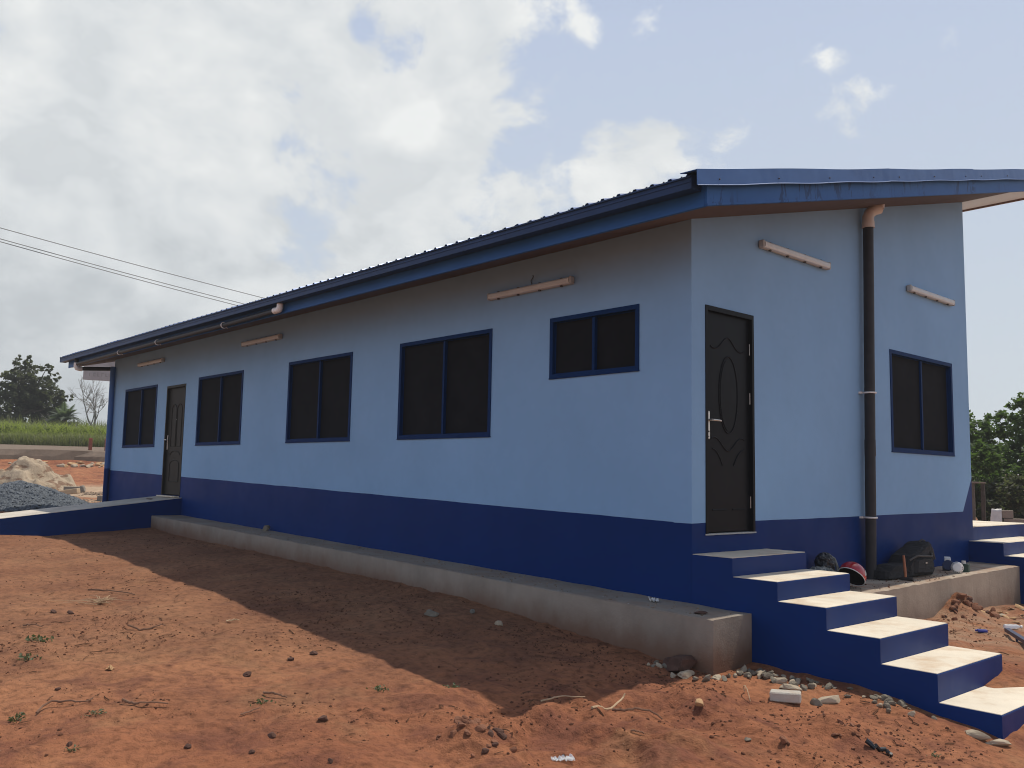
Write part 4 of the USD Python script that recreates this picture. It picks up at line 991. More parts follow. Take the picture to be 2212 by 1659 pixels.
# unfinished frame and block stack behind the veranda
fr = thing('gate_frame', 'small unfinished grey concrete frame standing behind the veranda', 'frame', (-2.2, 12.2, g1(-2.2, 12.2)), 18)
hh = .55 - g1(-2.2, 12.2)
obj('post', bx(-.11, -.005, -.06, .06, -.2, hh - .032, .006), 'post_concrete_look', fr)
obj('post', bx(.10, .175, -.06, .06, -.2, hh - .032, .006), 'bark_look', fr)
obj('lintel', bx(-.13, .185, -.075, .075, hh - .03, hh, .004), 'block_look', fr)
obj('back_panel', bx(-.002, .097, .0, .05, -.2, .42), 'post_concrete_look', fr)
zb0 = g1(-3.5, 17.0) + .05
bs = []
for lab, c, s_ in (('sandcrete block at the top of the stack beside the white sack', (-3.37, 17.06, .345), (.38, .22, .19)), ('short sandcrete block in the middle of the stack, left', (-3.50, 17.01, .19), (.20, .22, .15)),
                   ('sandcrete block in the middle of the stack, reaching right', (-3.16, 17.12, .19), (.46, .22, .15)), ('sandcrete block at the bottom of the stack, left', (-3.52, 17.0, .03), (.46, .24, .155)),
                   ('sandcrete block at the bottom of the stack, right', (-3.04, 17.16, .03), (.46, .24, .155)), ('long sandcrete block lying apart at the right of the stack', (-2.45, 17.36, .10), (.72, .22, .15))):
    obj('sandcrete_block', place(bx(-s_[0] / 2, s_[0] / 2, -s_[1] / 2, s_[1] / 2, 0, s_[2] - .006, .008), (c[0], c[1], zb0 + c[2]), (0, 0, 18)), 'block_look', label=lab, cat='block', group='sandcrete blocks stacked behind the veranda')
n = 30; a_, b_ = np.meshgrid(np.linspace(-.40, -.02, n), np.linspace(-.30, .16, n), indexing='ij')
hz_ = .55 - np.maximum(np.maximum(-.24 - a_, 0) * 2.4, 0) - np.maximum(-.115 - b_, 0) * 2.2
hz_ += (fbm(np.stack([a_ * 9, b_ * 9, 0 * a_], -1), 4, 61) - .5) * .05
ca, sa = math.cos(math.radians(18)), math.sin(math.radians(18))
aa, bb = np.where(a_ < -.24, -.24 + (a_ + .24) * .25, a_), np.where(b_ < -.115, -.115 + (b_ + .115) * .22 - .012, b_)
tag(obj('white_sack', T(*grid_mesh(-3.40 + aa * ca - bb * sa, 17.05 + aa * sa + bb * ca, zb0 + hz_)), 'sack_look', smooth=True), 'crumpled white plastic sack draped over the stacked blocks', 'sack')

# ------------------------------------------------------------------ things left on the end ledge
ZA = lambda y: -.592 + .0127 * (y - 1.2)
def crumple(mesh, amp, freq, seed):
    v = mesh.vertices; n_ = mesh.vertex_normals
    d = (fbm(v * freq + seed, 4, seed) - .5) * 2 + .6 * (np.abs(fbm(v * freq * 2.1 + seed * 2, 3, seed + 1) - .5) * -4 + .5)
    return T(v + n_ * (d * amp)[:, None], mesh.faces)
pb = thing('plastic_bag', 'crumpled black and grey plastic bag against the wall beside the top step', 'bag', (.19, 1.90, ZA(1.9)))
b1 = trimesh.creation.icosphere(4, 1.0); b1.apply_scale((.14, .30, .115)); b1.apply_translation((.02, -.05, .09))
obj('bag_body', crumple(b1, .050, 8, 3), 'grey_plastic_bag_look', pb)
b2 = trimesh.creation.icosphere(4, 1.0); b2.apply_scale((.085, .12, .175)); b2.apply_translation((-.04, .13, .17))
obj('bag_top', crumple(b2, .055, 7, 5), 'black_plastic_look', pb)
obj('bag_handle', tube([(-.03, .18, .33), (.0, .25, .29), (.02, .27, .20), (.03, .25, .09)], [.018, .014, .018, .026], 8), 'grey_plastic_bag_look', pb)

hel = thing('helmet', 'red open-faced motorcycle helmet with a white stripe lying on its side', 'helmet', (.335, 2.235, ZA(2.3) + .128))
right, toward, up = np.array([.67, .742, 0]), np.array([.742, -.67, 0]), np.array([0, 0, 1.0])
opn = -.50 * right + .42 * toward - .72 * up; opn /= np.linalg.norm(opn)          # the way the opening faces
e1 = np.cross(opn, up); e1 /= np.linalg.norm(e1); e2 = np.cross(opn, e1)
def dome(ra, rb, a0, a1, n=40, k=18, r=.135):
    th = np.linspace(0, 2 * np.pi, n, endpoint=False); ph = np.linspace(a0, a1, k); v = []
    for p_ in ph:
        for t_ in th: v.append(-opn * math.cos(p_) * r * ra + (e1 * math.cos(t_) * 1.0 + e2 * math.sin(t_) * 1.08) * math.sin(p_) * r * rb)
    f = []
    for i in range(k - 1):
        for j in range(n):
            p, q = i * n + j, i * n + (j + 1) % n; f += [(p, q, q + n), (p, q + n, p + n)]
    m_ = T(v, f)
    return m_
sh = dome(1, 1, .02, 1.72); sh.fix_normals(); obj('shell', sh, 'red_paint_look', hel, smooth=True)
obj('liner', dome(.93, .93, .02, 1.70), 'black_cloth_look', hel, smooth=True)
ring = [-opn * math.cos(1.72) * .134 + (e1 * math.cos(t_) + e2 * math.sin(t_) * 1.08) * math.sin(1.72) * .134 for t_ in np.linspace(0, 2 * np.pi, 48)]
obj('rim', tube(ring, .0045, 6, cap=False), 'white_plastic_look', hel)
def patch(t0, t1, p0, p1, off=.0018):
    v = []; f = []
    T_, P_ = np.linspace(t0, t1, 8), np.linspace(p0, p1, 12)
    for i, p_ in enumerate(P_):
        for t_ in T_:
            w = .4 + .6 * math.sin(math.pi * (i + .5) / 12); tt = (t0 + t1) / 2 + (t_ - (t0 + t1) / 2) * w
            v.append(-opn * math.cos(p_) * (.135 + off) + (e1 * math.cos(tt) + e2 * math.sin(tt) * 1.08) * math.sin(p_) * (.135 + off))
    for i in range(11):
        for j in range(7): p = i * 8 + j; f += [(p, p + 1, p + 9), (p, p + 9, p + 8)]
    return T(v, f)
best = max(np.linspace(0, 2 * np.pi, 73), key=lambda t_: (e1 * math.cos(t_) + e2 * math.sin(t_)) @ (right * .75 + toward * .65 + up * .05))
obj('stripe', patch(best - .10, best + .16, .55, 1.45), 'white_plastic_look', hel, smooth=True)
obj('badge', patch(best + 1.3, best + 1.7, .5, .9), 'strap_look', hel, smooth=True)

tb = thing('tool_bag', 'slumped black tool bag leaning against the blue wall', 'bag', (.22, 3.72, ZA(3.7)))
def pillow(profile, x0, x1, seed, amp=.012):
    """A stuffed cloth shape: an outline in (y, z) with rounded sides."""
    pts = []
    P = np.array(profile); c = P.mean(0)
    for s_, k in ((x0, .86), (x0 + .03, .97), ((x0 + x1) / 2, 1.0), (x1 - .04, .97), (x1, .84)):
        for y, z in P:
            q = c + (np.array([y, z]) - c) * k; pts.append((s_, q[0], max(q[1], 0)))
    h = trimesh.convex.convex_hull(np.array(pts)); h = h.subdivide().subdivide().subdivide()
    return crumple(h, amp, 9, seed)
obj('bag_body', pillow([(-.20, 0), (-.24, .12), (-.10, .235), (.10, .30), (.30, .36), (.40, .385), (.47, .20), (.50, .05), (.46, 0)], -.14, .13, 8), 'black_cloth_look', tb)
obj('bag_end', pillow([(-.62, 0), (-.60, .09), (-.45, .15), (-.18, .16), (-.16, 0)], -.12, .08, 9), 'black_cloth_look', tb)
obj('flap', pillow([(-.10, .05), (-.08, .20), (.08, .22), (.34, .20), (.40, .07), (.34, .03)], .10, .165, 10, .008), 'black_cloth_look', tb)
obj('strap', tube([(.13, -.20, .20), (.15, -.05, .245), (.16, .12, .235), (.165, .30, .225), (.13, .38, .25)], .011, 6), 'strap_look', tb)
obj('strap', tube([(.10, .36, .37), (.12, .42, .30), (.13, .46, .18)], .010, 6), 'strap_look', tb)
obj('carry_handle', tube([(.0, .34, .375), (.02, .38, .40), (.04, .42, .385)], .010, 6), 'strap_look', tb)
obj('zip_pull', bx(.160, .172, .12, .16, .15, .165), 'steel_look', tb)

hm = thing('hammer', 'hammer with a wooden handle standing on its head before the tool bag', 'hammer', (.385, 3.335, ZA(3.3)))
obj('handle', tube([(0, 0, .03), (-.004, -.006, .12), (-.012, -.012, .27)], [.014, .016, .013], 10), 'handle_wood_look', hm, smooth=True)
obj('head', cat([bx(-.055, .06, -.018, .018, .0, .036, .006), place(trimesh.creation.cylinder(.021, .03, sections=14), (.07, 0, .020), (0, 90, 0))]), 'iron_look', hm)

tag(obj('red_cloth', crumple(place(trimesh.creation.icosphere(3, 1.0), (.20, 4.34, ZA(4.3) + .075), scale=None, rot=(0, 0, 0)).apply_scale(1.0) if False else T(trimesh.creation.icosphere(3, 1.0).vertices * (.05, .055, .085) + (.20, 4.36, ZA(4.3) + .07), trimesh.creation.icosphere(3, 1.0).faces), .012, 18, 6), 'red_cloth_look'), 'dark red bundle tucked behind the right end of the tool bag', 'bundle')
sd = thing('smoke_detector', 'white round smoke detector with a ring of dark vents propped on the ledge edge', 'smoke detector', (.47, 4.50, ZA(4.5) + .068), 0)
vd = np.array([.40, -.90, .16]); vd /= np.linalg.norm(vd)
def face_to(mesh, d):
    z_ = d / np.linalg.norm(d); x_ = np.cross([0, 0, 1.0], z_); x_ /= np.linalg.norm(x_); y_ = np.cross(z_, x_)
    Mx = np.eye(4); Mx[:3, 0], Mx[:3, 1], Mx[:3, 2] = x_, y_, z_; mesh = mesh.copy(); mesh.apply_transform(Mx); return mesh
obj('detector_body', face_to(lathe([(0, -.022), (.066, -.022), (.068, -.006), (.062, .010), (.050, .020), (.049, .022), (.046, .026), (.0, .030)], 32), vd), 'white_plastic_look', sd, smooth=30)
for k in range(16):
    a = 2 * np.pi * k / 16
    obj('vent', face_to(place(bx(-.006, .006, -.003, .003, 0, .004), (.0572 * math.cos(a), .0572 * math.sin(a), .0125), (0, 0, math.degrees(a) + 90)), vd), 'dark_cap_look', sd)
tag(obj('detector_base', face_to(lathe([(0, -.012), (.062, -.012), (.066, 0), (.060, .010), (0, .012)], 28), np.array([.25, -.85, .5])), 'navy_look') if False else obj('detector_base', place(face_to(lathe([(0, -.012), (.060, -.012), (.064, 0), (.058, .010), (0, .012)], 28), np.array([.25, -.90, .35])), (.36, 4.52, ZA(4.5) + .085)), 'navy_look', smooth=30), 'dark round base plate leaning behind the smoke detector', 'plate')
tag(obj('white_box', place(bx(-.035, .035, -.045, .045, 0, .085, .006), (.27, 4.72, ZA(4.7) + .075), (10, 0, 25)), 'white_plastic_look'), 'small white box behind the smoke detector', 'box')
tag(obj('white_carton', place(bx(-.04, .04, -.06, .06, 0, .075, .004), (.26, 4.72, ZA(4.7)), (0, 0, 15)), 'strap_look'), 'low dark carton under the small white box', 'box')
tag(obj('green_box', place(bx(-.045, .045, -.055, .055, 0, .095, .004), (.46, 4.76, ZA(4.7)), (0, 0, 12)), 'green_box_look'), 'dark green little box right of the smoke detector', 'box')
tag(obj('grey_cap', place(lathe([(0, 0), (.024, 0), (.026, .006), (.024, .036), (0, .038)], 18), (.45, 4.74, ZA(4.7) + .096)), 'sack_look', smooth=30), 'small grey cap standing on the dark green box', 'cap')

# on the long ledge
ZL = lambda x: -.609 - .0224 * (x - .604)
tag(obj('stone', place(lump((.075, .06, .07), 4, 2), (-7.87, -.10, ZL(-7.87) + .04)), 'stone_look'), 'grey stone resting on the long ledge against the dado', 'stone')
def paper(cx, cy, z, s, seed):
    n = 12; a, b = np.meshgrid(np.linspace(-s, s, n), np.linspace(-s * .7, s * .7, n), indexing='ij')
    h = np.abs(fbm(np.stack([a * 3 / s, b * 3 / s, 0 * a + seed], -1), 3, seed) - .5) * s * 2.2 + .004
    rr_ = np.random.default_rng(seed).uniform(0, 3.1); c, s_ = math.cos(rr_), math.sin(rr_)
    return T(*grid_mesh(cx + a * c - b * s_, cy + a * s_ + b * c, z + h))
tag(obj('paper_scrap', paper(-.24, -.23, ZL(-.2), .05, 5), 'white_plastic_look', smooth=True), 'crumpled white paper scrap near the near end of the long ledge', 'scrap')
tag(obj('clay_lump', place(lump((.05, .07, .018), 6, 2), (.36, -.36, ZL(.36) + .008)), 'dark_clod_look'), 'flat brown lump of earth on the near end of the long ledge', 'clod')
rl = np.random.default_rng(91)
X, Y = rl.uniform(-9, .5, 260), rl.uniform(-.52, -.03, 260)
obj('ledge_chips', stones(260, np.stack([X, Y, ZL(X) + .002], 1), .003, .012, rl), 'rubble_look', kind='stuff')
X, Y = rl.uniform(.03, .58, 160), rl.uniform(1.3, 4.6, 160)
obj('ledge_dirt', stones(160, np.stack([X, Y, ZA(Y) + .002], 1), .003, .013, rl), 'loose_soil_look', kind='stuff')

# ------------------------------------------------------------------ on the ground
def on_ground(name, label, cat_, mesh, x, y, mat, lift=0.0, rot=(0, 0, 0), smooth=False, group=None):
    return obj(name, place(mesh, (x, y, g1(x, y) + lift), rot), mat, smooth=smooth, label=label, cat=cat_, group=group)
on_ground('brick', 'whitish concrete paving brick lying in front of the steps', 'brick', bx(-.105, .105, -.05, .05, 0, .068, .008), 1.335, -.705, 'white_brick_look', -.004, (2, -2, 27))
GC = 'dark clods of soil on the red ground'
for i, (x, y, s, lab) in enumerate([(-1.672, -4.672, .030, 'dark clod on the open red ground at left, above the bent twig'), (-1.463, -3.078, .042, 'left one of two dark clods near the shadow edge'), (-1.572, -2.823, .042, 'right one of two dark clods near the shadow edge'),
        (-1.292, -3.518, .048, 'larger dark clod in the middle of the red ground'), (-4.162, -3.896, .045, 'dark clod right of its pair far out on the red ground'), (-4.338, -3.993, .040, 'dark clod left of its pair far out on the red ground'),
        (-.134, -4.418, .030, 'dark clod near the lower left edge'), (-.051, -3.949, .040, 'dark clod with a shadow in the left foreground'), (-.043, -3.628, .045, 'smooth dark clod left of the cracked mound'),
        (-.545, -4.916, .026, 'small dark clod at the bottom left'), (.153, -4.177, .024, 'small clod at the bottom, left of the white plastic scrap'), (.581, -3.939, .028, 'clod at the bottom edge left of the white plastic scrap')]):
    on_ground('soil_clod', lab, 'clod', lump((s * .85, s * .72, s * .55), 200 + i, 2, .6), x, y, 'dark_clod_look', s * .25, group=GC)
on_ground('soil_clod', 'ochre clod with a dark underside in front of the ledge end', 'clod', lump((.042, .035, .030), 220, 2, .5), 1.146, -1.469, 'ochre_clod_look', .014)
on_ground('soil_clod', 'brown clod right of a flat stone in the right foreground', 'clod', lump((.036, .030, .024), 221, 2, .5), 1.868, -1.609, 'clod_look', .012)
on_ground('stone', 'flat grey stone in the right foreground', 'stone', lump((.032, .026, .012), 222, 2), 1.671, -1.69, 'stone_look', .006)
on_ground('stone', 'pale rounded stone in the shade before the long ledge', 'stone', lump((.050, .045, .030), 223, 2), -1.361, -1.058, 'pale_stone_look', .012)
on_ground('stone', 'larger grey stone of a pair in the shade before the long ledge', 'stone', lump((.085, .05, .035), 224, 2), -2.002, -1.319, 'stone_look', .012, (0, 0, 30))
on_ground('stone', 'smaller grey stone of a pair in the shade before the long ledge', 'stone', lump((.045, .03, .02), 225, 2), -2.178, -1.238, 'stone_look', .010)
on_ground('stone', 'thin slanting stone in the shade close to the long ledge', 'stone', lump((.065, .03, .02), 226, 2), -1.893, -.921, 'stone_look', .010, (0, 10, -40))
on_ground('soil_clod', 'big round dark clod against the near corner of the long ledge', 'clod', lump((.16, .13, .12), 230, 3, .35), .375, -.665, 'dark_clod_look', .045)
on_ground('soil_clod', 'brown clod in the right foreground beside the steps', 'clod', lump((.05, .045, .04), 231, 2, .4), 1.47, -.546, 'stone_look', .012)
# cracked crust on the mound and by the steps: broken pieces of soil standing on edge
GCR = 'broken crust of red soil'
rc = np.random.default_rng(44)
for i in range(26):
    x, y = .72 + rc.normal() * .13, -3.08 + rc.normal() * .10; s = rc.uniform(.018, .045)
    on_ground('crust_piece', ('red' if i % 3 else 'dark') + ' piece of broken crust on the cracked mound, ' + ('front side' if y < -3.08 else 'back side'), 'clod', lump((s, s * .8, s * .5), 300 + i, 1, .5), x, y, 'clod_look' if i % 3 else 'dark_clod_look', s * .2, tuple(rc.uniform(-40, 40, 3)), group=('red' if i % 3 else 'dark') + ' crust on the mound, ' + ('front' if y < -3.08 else 'back'))
for i in range(16):
    x, y = 1.92 + rc.normal() * .12, -1.0 + rc.normal() * .08; s = rc.uniform(.012, .034)
    on_ground('crust_piece', 'piece of broken soil crust in the hollow right of the brick', 'clod', lump((s, s * .8, s * .5), 340 + i, 1, .5), x, y, 'clod_look', s * .2, tuple(rc.uniform(-40, 40, 3)), group=GCR + ' near the brick')
for i in range(34):
    x, y = .70 + abs(rc.normal()) * .12, 3.95 + rc.normal() * .26; s = rc.uniform(.025, .07)
    on_ground('earth_lump', ('red' if i % 4 else 'dark') + ' lump of earth heaped against the end ledge, ' + ('nearer half' if y < 3.95 else 'farther half'), 'clod', lump((s, s * .8, s * .75), 370 + i, 1, .5), x, y, 'clod_look' if i % 4 else 'dark_clod_look', s * .25, tuple(rc.uniform(-40, 40, 3)), group=('red' if i % 4 else 'dark') + ' earth lumps by the end ledge, ' + ('near' if y < 3.95 else 'far'))
for i in range(26):
    x, y = 1.05 + rc.normal() * .20, 4.75 + rc.normal() * .35; s = rc.uniform(.03, .08)
    on_ground('plaster_flake', ('ochre' if i % 2 else 'pale grey') + ' flake of broken plaster near the far flight of steps', 'rubble', lump((s, s * .6, s * .18), 420 + i, 1, .4), x, y, 'ochre_clod_look' if i % 2 else 'pale_stone_look', s * .1, tuple(rc.uniform(-25, 25, 3)), group=('ochre' if i % 2 else 'pale grey') + ' plaster flakes near the far steps')
GRB = 'rubble stones along the foot of the near steps'
RUB = [(.196, -.83), (.227, -.815), (.169, -.701), (.241, -.758), (.273, -.701), (.2, -.586), (.24, -.582), (.274, -.58), (.494, -.75), (.44, -.83), (.619, -.789), (.707, -.77), (.724, -.653), (.782, -.647), (.727, -.511), (.762, -.472),
       (.715, -.344), (.678, -.288), (.678, -.229), (.775, -.258), (.797, -.352), (.882, -.317), (.932, -.302), (1.032, -.368), (1.073, -.363), (1.094, -.339), (.835, -.194), (.93, -.226), (1.209, -.389), (1.292, -.376), (1.045, -.136), (1.132, -.197)]
def stone_label(i, x, y):
    tone = 'pale' if i % 3 == 0 else 'grey'
    where = 'left of the near corner of the long ledge' if x < .45 else 'in front of the end face of the long ledge' if x < .80 else 'along the foot of the upper near steps' if x < 1.3 else 'along the foot of the middle near steps' if x < 1.8 else 'along the foot of the lowest near steps'
    return (f'{tone} broken stone {where}',)
for i, (x, y) in enumerate(RUB):
    s = rc.uniform(.022, .05)
    on_ground('rubble_stone', stone_label(i, x, y)[0], 'stone', lump((s * 1.25, s * .85, s * .7), 500 + i, 1, .45), x, y, 'pale_stone_look' if i % 3 == 0 else 'stone_look', s * .30, tuple(rc.uniform(-35, 35, 2)) + (rc.uniform(0, 180),), group=stone_label(i, x, y)[0] + 's')
for i in range(64):
    t_ = rc.random(); x = .68 + 1.5 * t_; y = -.05 - abs(rc.normal()) * .10 - .12 * (1 - t_); s = rc.uniform(.012, .042)
    on_ground('rubble_stone', stone_label(0 if i % 4 == 0 else 1, x, y)[0], 'stone', lump((s * 1.25, s * .85, s * .7), 560 + i, 1, .45), x, y, 'stone_look' if i % 4 else 'pale_stone_look', s * .25, tuple(rc.uniform(-35, 35, 2)) + (rc.uniform(0, 180),), group=stone_label(0 if i % 4 == 0 else 1, x, y)[0] + 's')
for i, (x, y, s) in enumerate([(1.25, -.45, .075), (1.52, -.42, .085), (.49, -.74, .075), (.72, -.68, .05), (2.42, -.16, .07), (2.52, -.12, .06)]):
    on_ground('stone', ['long pale stone left of centre at the foot of the steps', 'large pale stone with a rounded top behind the brick', 'long pale flat stone at the ledge corner', 'pale stone before the ledge end', 'pale flat stone under the lowest step, left', 'pale flat stone under the lowest step, right'][i], 'stone',
              lump((s * 1.4, s * .75, s * .55), 640 + i, 2, .4), x, y, 'pale_stone_look', s * .15, (0, 0, 20 + 40 * i))

def bent(name, label, pts, r, mat, lift=.012, catg='twig'):
    P = np.array([(x, y, g1(x, y) + lift + dz) for x, y, dz in pts])
    from scipy.interpolate import make_interp_spline
    t = np.arange(len(P)); k = min(3, len(P) - 1); q = make_interp_spline(t, P, k=k)(np.linspace(0, len(P) - 1, 14))
    jit = np.random.default_rng(int(abs(pts[0][0]) * 1000)).normal(size=q.shape) * r * .35
    return obj(name, tube(q + jit, np.linspace(r, r * .6, 14), 6), mat, label=label, cat=catg)
bent('twig', 'long bent twig in the left foreground', [(-1.188, -4.922, .0), (-1.321, -4.793, .02), (-1.22, -4.70, .015), (-1.192, -4.60, .01)], .007, 'twig_look')
bent('twig', 'curved dark twig right of the long bent twig', [(-1.059, -4.465, .02), (-.95, -4.43, 0), (-.89, -4.40, .015), (-.827, -4.266, .01)], .008, 'twig_look')
bent('twig', 'curved twig far out on the red ground', [(-3.178, -3.709, .03), (-3.072, -3.61, 0), (-3.05, -3.52, .01), (-3.031, -3.447, .01)], .008, 'twig_look')
bent('twig', 'short twig at the left edge of the red ground', [(-3.675, -4.403, 0), (-3.6, -4.34, .01), (-3.526, -4.297, 0)], .007, 'twig_look')
bent('twig', 'long thin twig far back on the red ground', [(-5.423, -3.365, 0), (-5.1, -3.22, .01), (-4.791, -3.097, 0)], .008, 'twig_look')
bent('twig', 'straight thin twig near the green weed', [(-.424, -3.973, 0), (-.44, -3.9, .005), (-.456, -3.831, .01)], .005, 'twig_look')
bent('twig', 'dark jagged twig behind the green weed', [(-.798, -3.639, .0), (-.7, -3.61, .015), (-.607, -3.564, 0)], .008, 'twig_look')
bent('straw_stick', 'pale bent stick at the tip of the roof shadow', [(.51, -2.32, .0), (.50, -2.2, .02), (.496, -2.116, .015), (.602, -2.0, .0)], .006, 'straw_look')
bent('stick', 'forked brown stick near the tip of the roof shadow, left arm', [(.843, -2.187, .0), (.80, -2.05, .01), (.789, -1.963, .01), (.74, -1.80, .05), (.72, -1.721, .07)], .009, 'straw_look')
bent('stick', 'dark brown stick pointing right from the forked stick', [(.80, -1.95, .01), (.90, -1.89, .01), (.97, -1.82, .005), (1.06, -1.74, .0)], .009, 'twig_look')
bent('straw_stick', 'pale broken straw arched left of the brick', [(1.072, -.818, .0), (1.09, -.85, .06), (1.14, -.89, .05), (1.195, -.934, .0)], .005, 'straw_look')
bent('twig', 'short dark twig in the right foreground', [(1.232, -2.262, 0), (1.26, -2.24, .005), (1.293, -2.213, 0)], .006, 'twig_look')
bent('stick', 'pale stick lying near the shadow edge', [(-2.942, -2.934, 0), (-2.94, -2.88, .01), (-2.94, -2.812, .01)], .008, 'straw_look')
bent('black_rag', 'twisted strip of black plastic in the right foreground', [(2.106, -1.081, .012), (2.163, -1.045, .018), (2.19, -.99, .014), (2.235, -1.03, .016), (2.27, -1.091, .012)], .016, 'black_plastic_look', .008, 'strip')
tag(obj('plastic_scrap', cat([paper(1.165, -2.79, g1(1.165, -2.79), .035, 12), paper(1.20, -2.75, g1(1.2, -2.75) + .01, .030, 14), paper(1.15, -2.83, g1(1.15, -2.83), .022, 17)]), 'clear_film_look', smooth=True), 'crumpled clear white plastic scrap at the bottom of the red ground', 'scrap')
tag(obj('dry_leaf', paper(-1.935, -4.257, g1(-1.935, -4.257), .035, 21), 'ochre_clod_look', smooth=True), 'dry orange leaf lying flat on the red ground', 'leaf')
bc = thing('plastic_clip', 'small blue plastic clip on the soil right of the steps', 'clip', (1.376, 2.76, g1(1.376, 2.76) + .004), 28)
obj('clip_body', bx(-.045, .045, -.025, .025, 0, .026, .006), 'blue_plastic_look', bc); obj('clip_lug', bx(-.062, -.046, -.012, .012, .004, .022, .003), 'blue_plastic_look', bc)
bt = thing('plastic_bottle', 'clear crushed plastic bottle lying near the right edge', 'bottle', (1.385, 3.50, g1(1.385, 3.50) + .032), 50)
obj('bottle_body', place(lathe([(0, -.08), (.020, -.08), (.024, -.07), (.022, -.04), (.024, -.01), (.021, .02), (.024, .045), (.017, .07), (.010, .08), (.010, .09)], 20), rot=(0, 90, 0)), 'clear_film_look', bt, smooth=True)
obj('bottle_cap', place(trimesh.creation.cylinder(.015, .018, sections=16), (.098, 0, 0), (0, 90, 0)), 'white_plastic_look', bt)
ab = thing('metal_bar', 'blue painted angle bar propped on the soil at the right edge', 'bar')
p0, p1 = np.array([1.518, 2.985, g1(1.518, 2.985) + .055]), np.array([2.02, 2.18, g1(2.02, 2.18) + .05])
dv = (p1 - p0); Lb = np.linalg.norm(dv); dv /= Lb; ang = math.degrees(math.atan2(dv[1], dv[0]))
obj('flange', place(cat([bx(0, Lb, -.022, .022, 0, .005), bx(0, Lb, -.022, -.017, -.03, 0)]), tuple(p0), (0, 0, ang)), 'navy_look', ab)
obj('leg', tube([p0 + dv * .34 + (0, 0, -.002), p0 + dv * .40 + (0, 0, -.075)], .011, 6), 'navy_look', ab)
for i, (x, y, s, lab) in enumerate([(-.60, -3.74, .035, 'small green weed right of the middle of the red ground'), (-1.181, -5.032, .04, 'flat green weed at the left edge of the foreground'), (-.936, -4.664, .03, 'sparse pale weed in the left foreground'), (-.437, -4.934, .022, 'tiny green seedling at the bottom left'),
        (-3.063, -4.432, .05, 'green weed at the left edge of the red ground'), (-2.497, -4.648, .05, 'wispy weed below it at the left edge of the red ground'), (2.422, -.822, .02, 'tiny green seedling near the lowest step'), (-.15, -2.55, .03, 'thin green weed inside the roof shadow'), (-.45, -2.95, .035, 'straggling weed beside the shadow edge')]):
    rw = np.random.default_rng(700 + i); w = thing('weed', lab, 'weed', (x, y, g1(x, y)))
    c = rw.normal(size=(22, 3)) * np.array([s * .9, s * .9, s * .25]) + np.array([0, 0, s * .45]); c[:, 2] = np.abs(c[:, 2])
    obj('leaf_cluster', leaves(c, s * .75, rw, .6), 'weed_leaf_look', w)
    obj('stem', cat([tube([(0, 0, -.01), c[k] * .6, c[k]], .0018, 4) for k in range(8)]), 'weed_leaf_look', w)
rw = np.random.default_rng(760); w = thing('grass_tuft', 'uprooted dry grass tuft far out on the red ground', 'grass', (-4.547, -3.514, g1(-4.547, -3.514)))
obj('blades', cat([tube([(0, 0, .01), rw.normal(size=3) * (.08, .08, .02) + (0, 0, .05), rw.normal(size=3) * (.15, .15, .02) + (0, 0, .03)], [.004, .003, .001], 4) for k in range(26)]), 'straw_look', w)

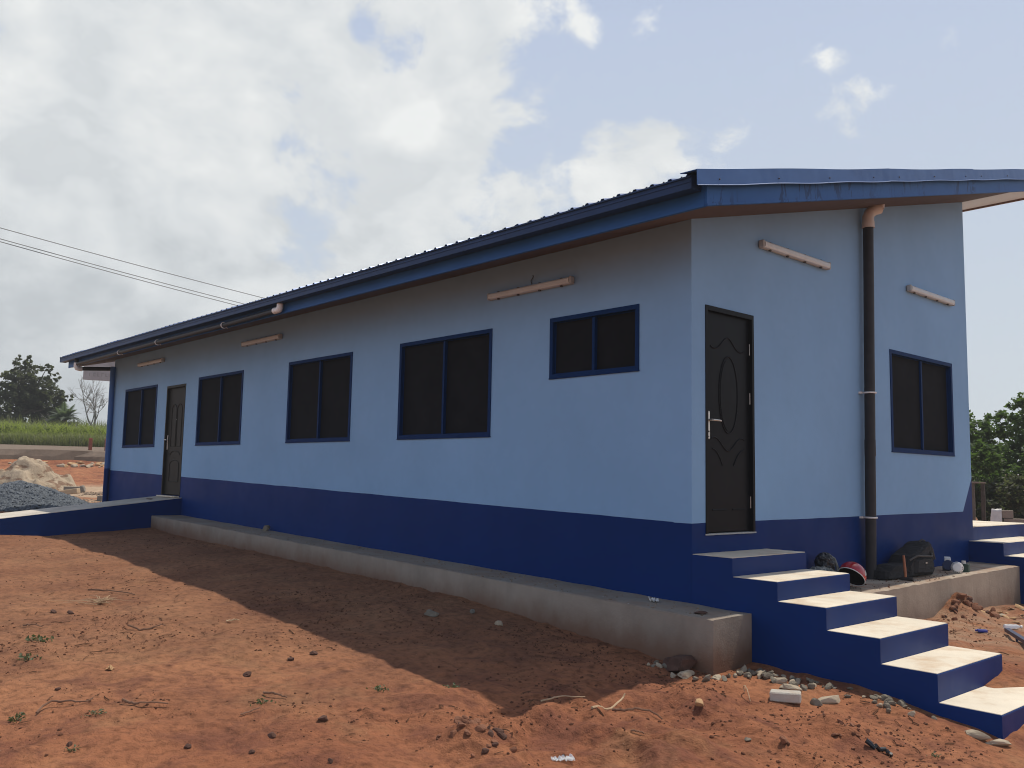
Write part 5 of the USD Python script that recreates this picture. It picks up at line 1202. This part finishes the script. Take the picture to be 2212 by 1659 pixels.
# loose soil crumbs and dry plant litter, beyond counting
rs = np.random.default_rng(99)
def scatter(n, rng, regions):
    out = []
    for (x0, x1, y0, y1, share, clump) in regions:
        k = int(n * share); X, Y = rng.uniform(x0, x1, k * 3), rng.uniform(y0, y1, k * 3)
        d = fbm(np.stack([X * clump, Y * clump, 0 * X], 1), 3, 71); idx = np.argsort(-d + rng.uniform(0, .35, len(d)))[:k]
        out.append(np.stack([X[idx], Y[idx]], 1))
    return np.vstack(out)
REG = [(-13, -4, -6.0, -.6, .22, .7), (-4, .4, -5.4, -.6, .36, 1.1), (.2, 2.6, -4.3, -.15, .26, 1.8), (.7, 2.8, 1.3, 6.0, .16, 1.6)]
P = scatter(7000, rs, REG)
dist = np.hypot(P[:, 0] - EYE[0], P[:, 1] - EYE[1]); size = np.clip(dist / 8, .55, 1.6)
def crumbs(P, smin, smax, rng, mat, name):
    s = rng.uniform(0, 1, len(P)) ** 3.2
    groups = []
    for lo, hi in ((0, .2), (.2, .55), (.55, 1.01)):
        m_ = (s >= lo) & (s < hi); q = P[m_]
        if len(q): groups.append(stones(len(q), np.stack([q[:, 0], q[:, 1], gz(q[:, 0], q[:, 1]) + .001], 1), smin + (smax - smin) * lo, smin + (smax - smin) * min(hi, 1), rng, .75))
    return obj(name, cat(groups), mat, kind='stuff')
crumbs(P, .0025, .014, rs, 'loose_soil_look', 'loose_soil')
P = scatter(600, rs, REG)
n = len(P); L = rs.uniform(.010, .045, n) * np.clip(np.hypot(P[:, 0] - EYE[0], P[:, 1] - EYE[1]) / 7, .7, 1.5); az = rs.uniform(0, np.pi, n); w_ = rs.uniform(.0012, .0045, n)
zc = gz(P[:, 0], P[:, 1]) + .004; dx, dy = np.cos(az) * L, np.sin(az) * L; tl = rs.normal(size=n) * .10 * L
z0_, z1_ = gz(P[:, 0] - dx, P[:, 1] - dy) + .004, gz(P[:, 0] + dx, P[:, 1] + dy) + .004 + np.abs(tl)
a = np.stack([P[:, 0] - dx, P[:, 1] - dy, z0_], 1); b = np.stack([P[:, 0] + dx, P[:, 1] + dy, z1_], 1); mid_ = np.stack([P[:, 0] + rs.normal(size=n) * L * .12, P[:, 1] + rs.normal(size=n) * L * .12, np.maximum(zc, (z0_ + z1_) / 2) + .003], 1)
sd_ = np.stack([-np.sin(az) * w_, np.cos(az) * w_, 0 * w_], 1); upv = np.stack([0 * w_, 0 * w_, w_ * 1.6], 1)
V = np.stack([a - sd_, a + sd_, a + upv, mid_ - sd_, mid_ + sd_, mid_ + upv, b - sd_, b + sd_, b + upv], 1)
i = np.arange(n)[:, None] * 9; f = []
for k in (0, 3):
    for j in range(3):
        p, q = k + j, k + (j + 1) % 3; f += [i + np.array([[p, q, q + 3]]), i + np.array([[p, q + 3, p + 3]])]
obj('plant_litter', T(V.reshape(-1, 3), np.concatenate(f, 0)), 'litter_look', kind='stuff')

# ------------------------------------------------------------------ the hazy air
g = G(); vol = g.node('principled_volume', color=(0.95, 0.955, 0.95), density=HAZE, anisotropy=0.3) + '.volume'
M['haze_look'] = g.make('haze_look', volume=vol)
obj('haze', bx(-2100, 2100, -2100, 2100, -3.0, 12.0), 'haze_look', kind='stuff')
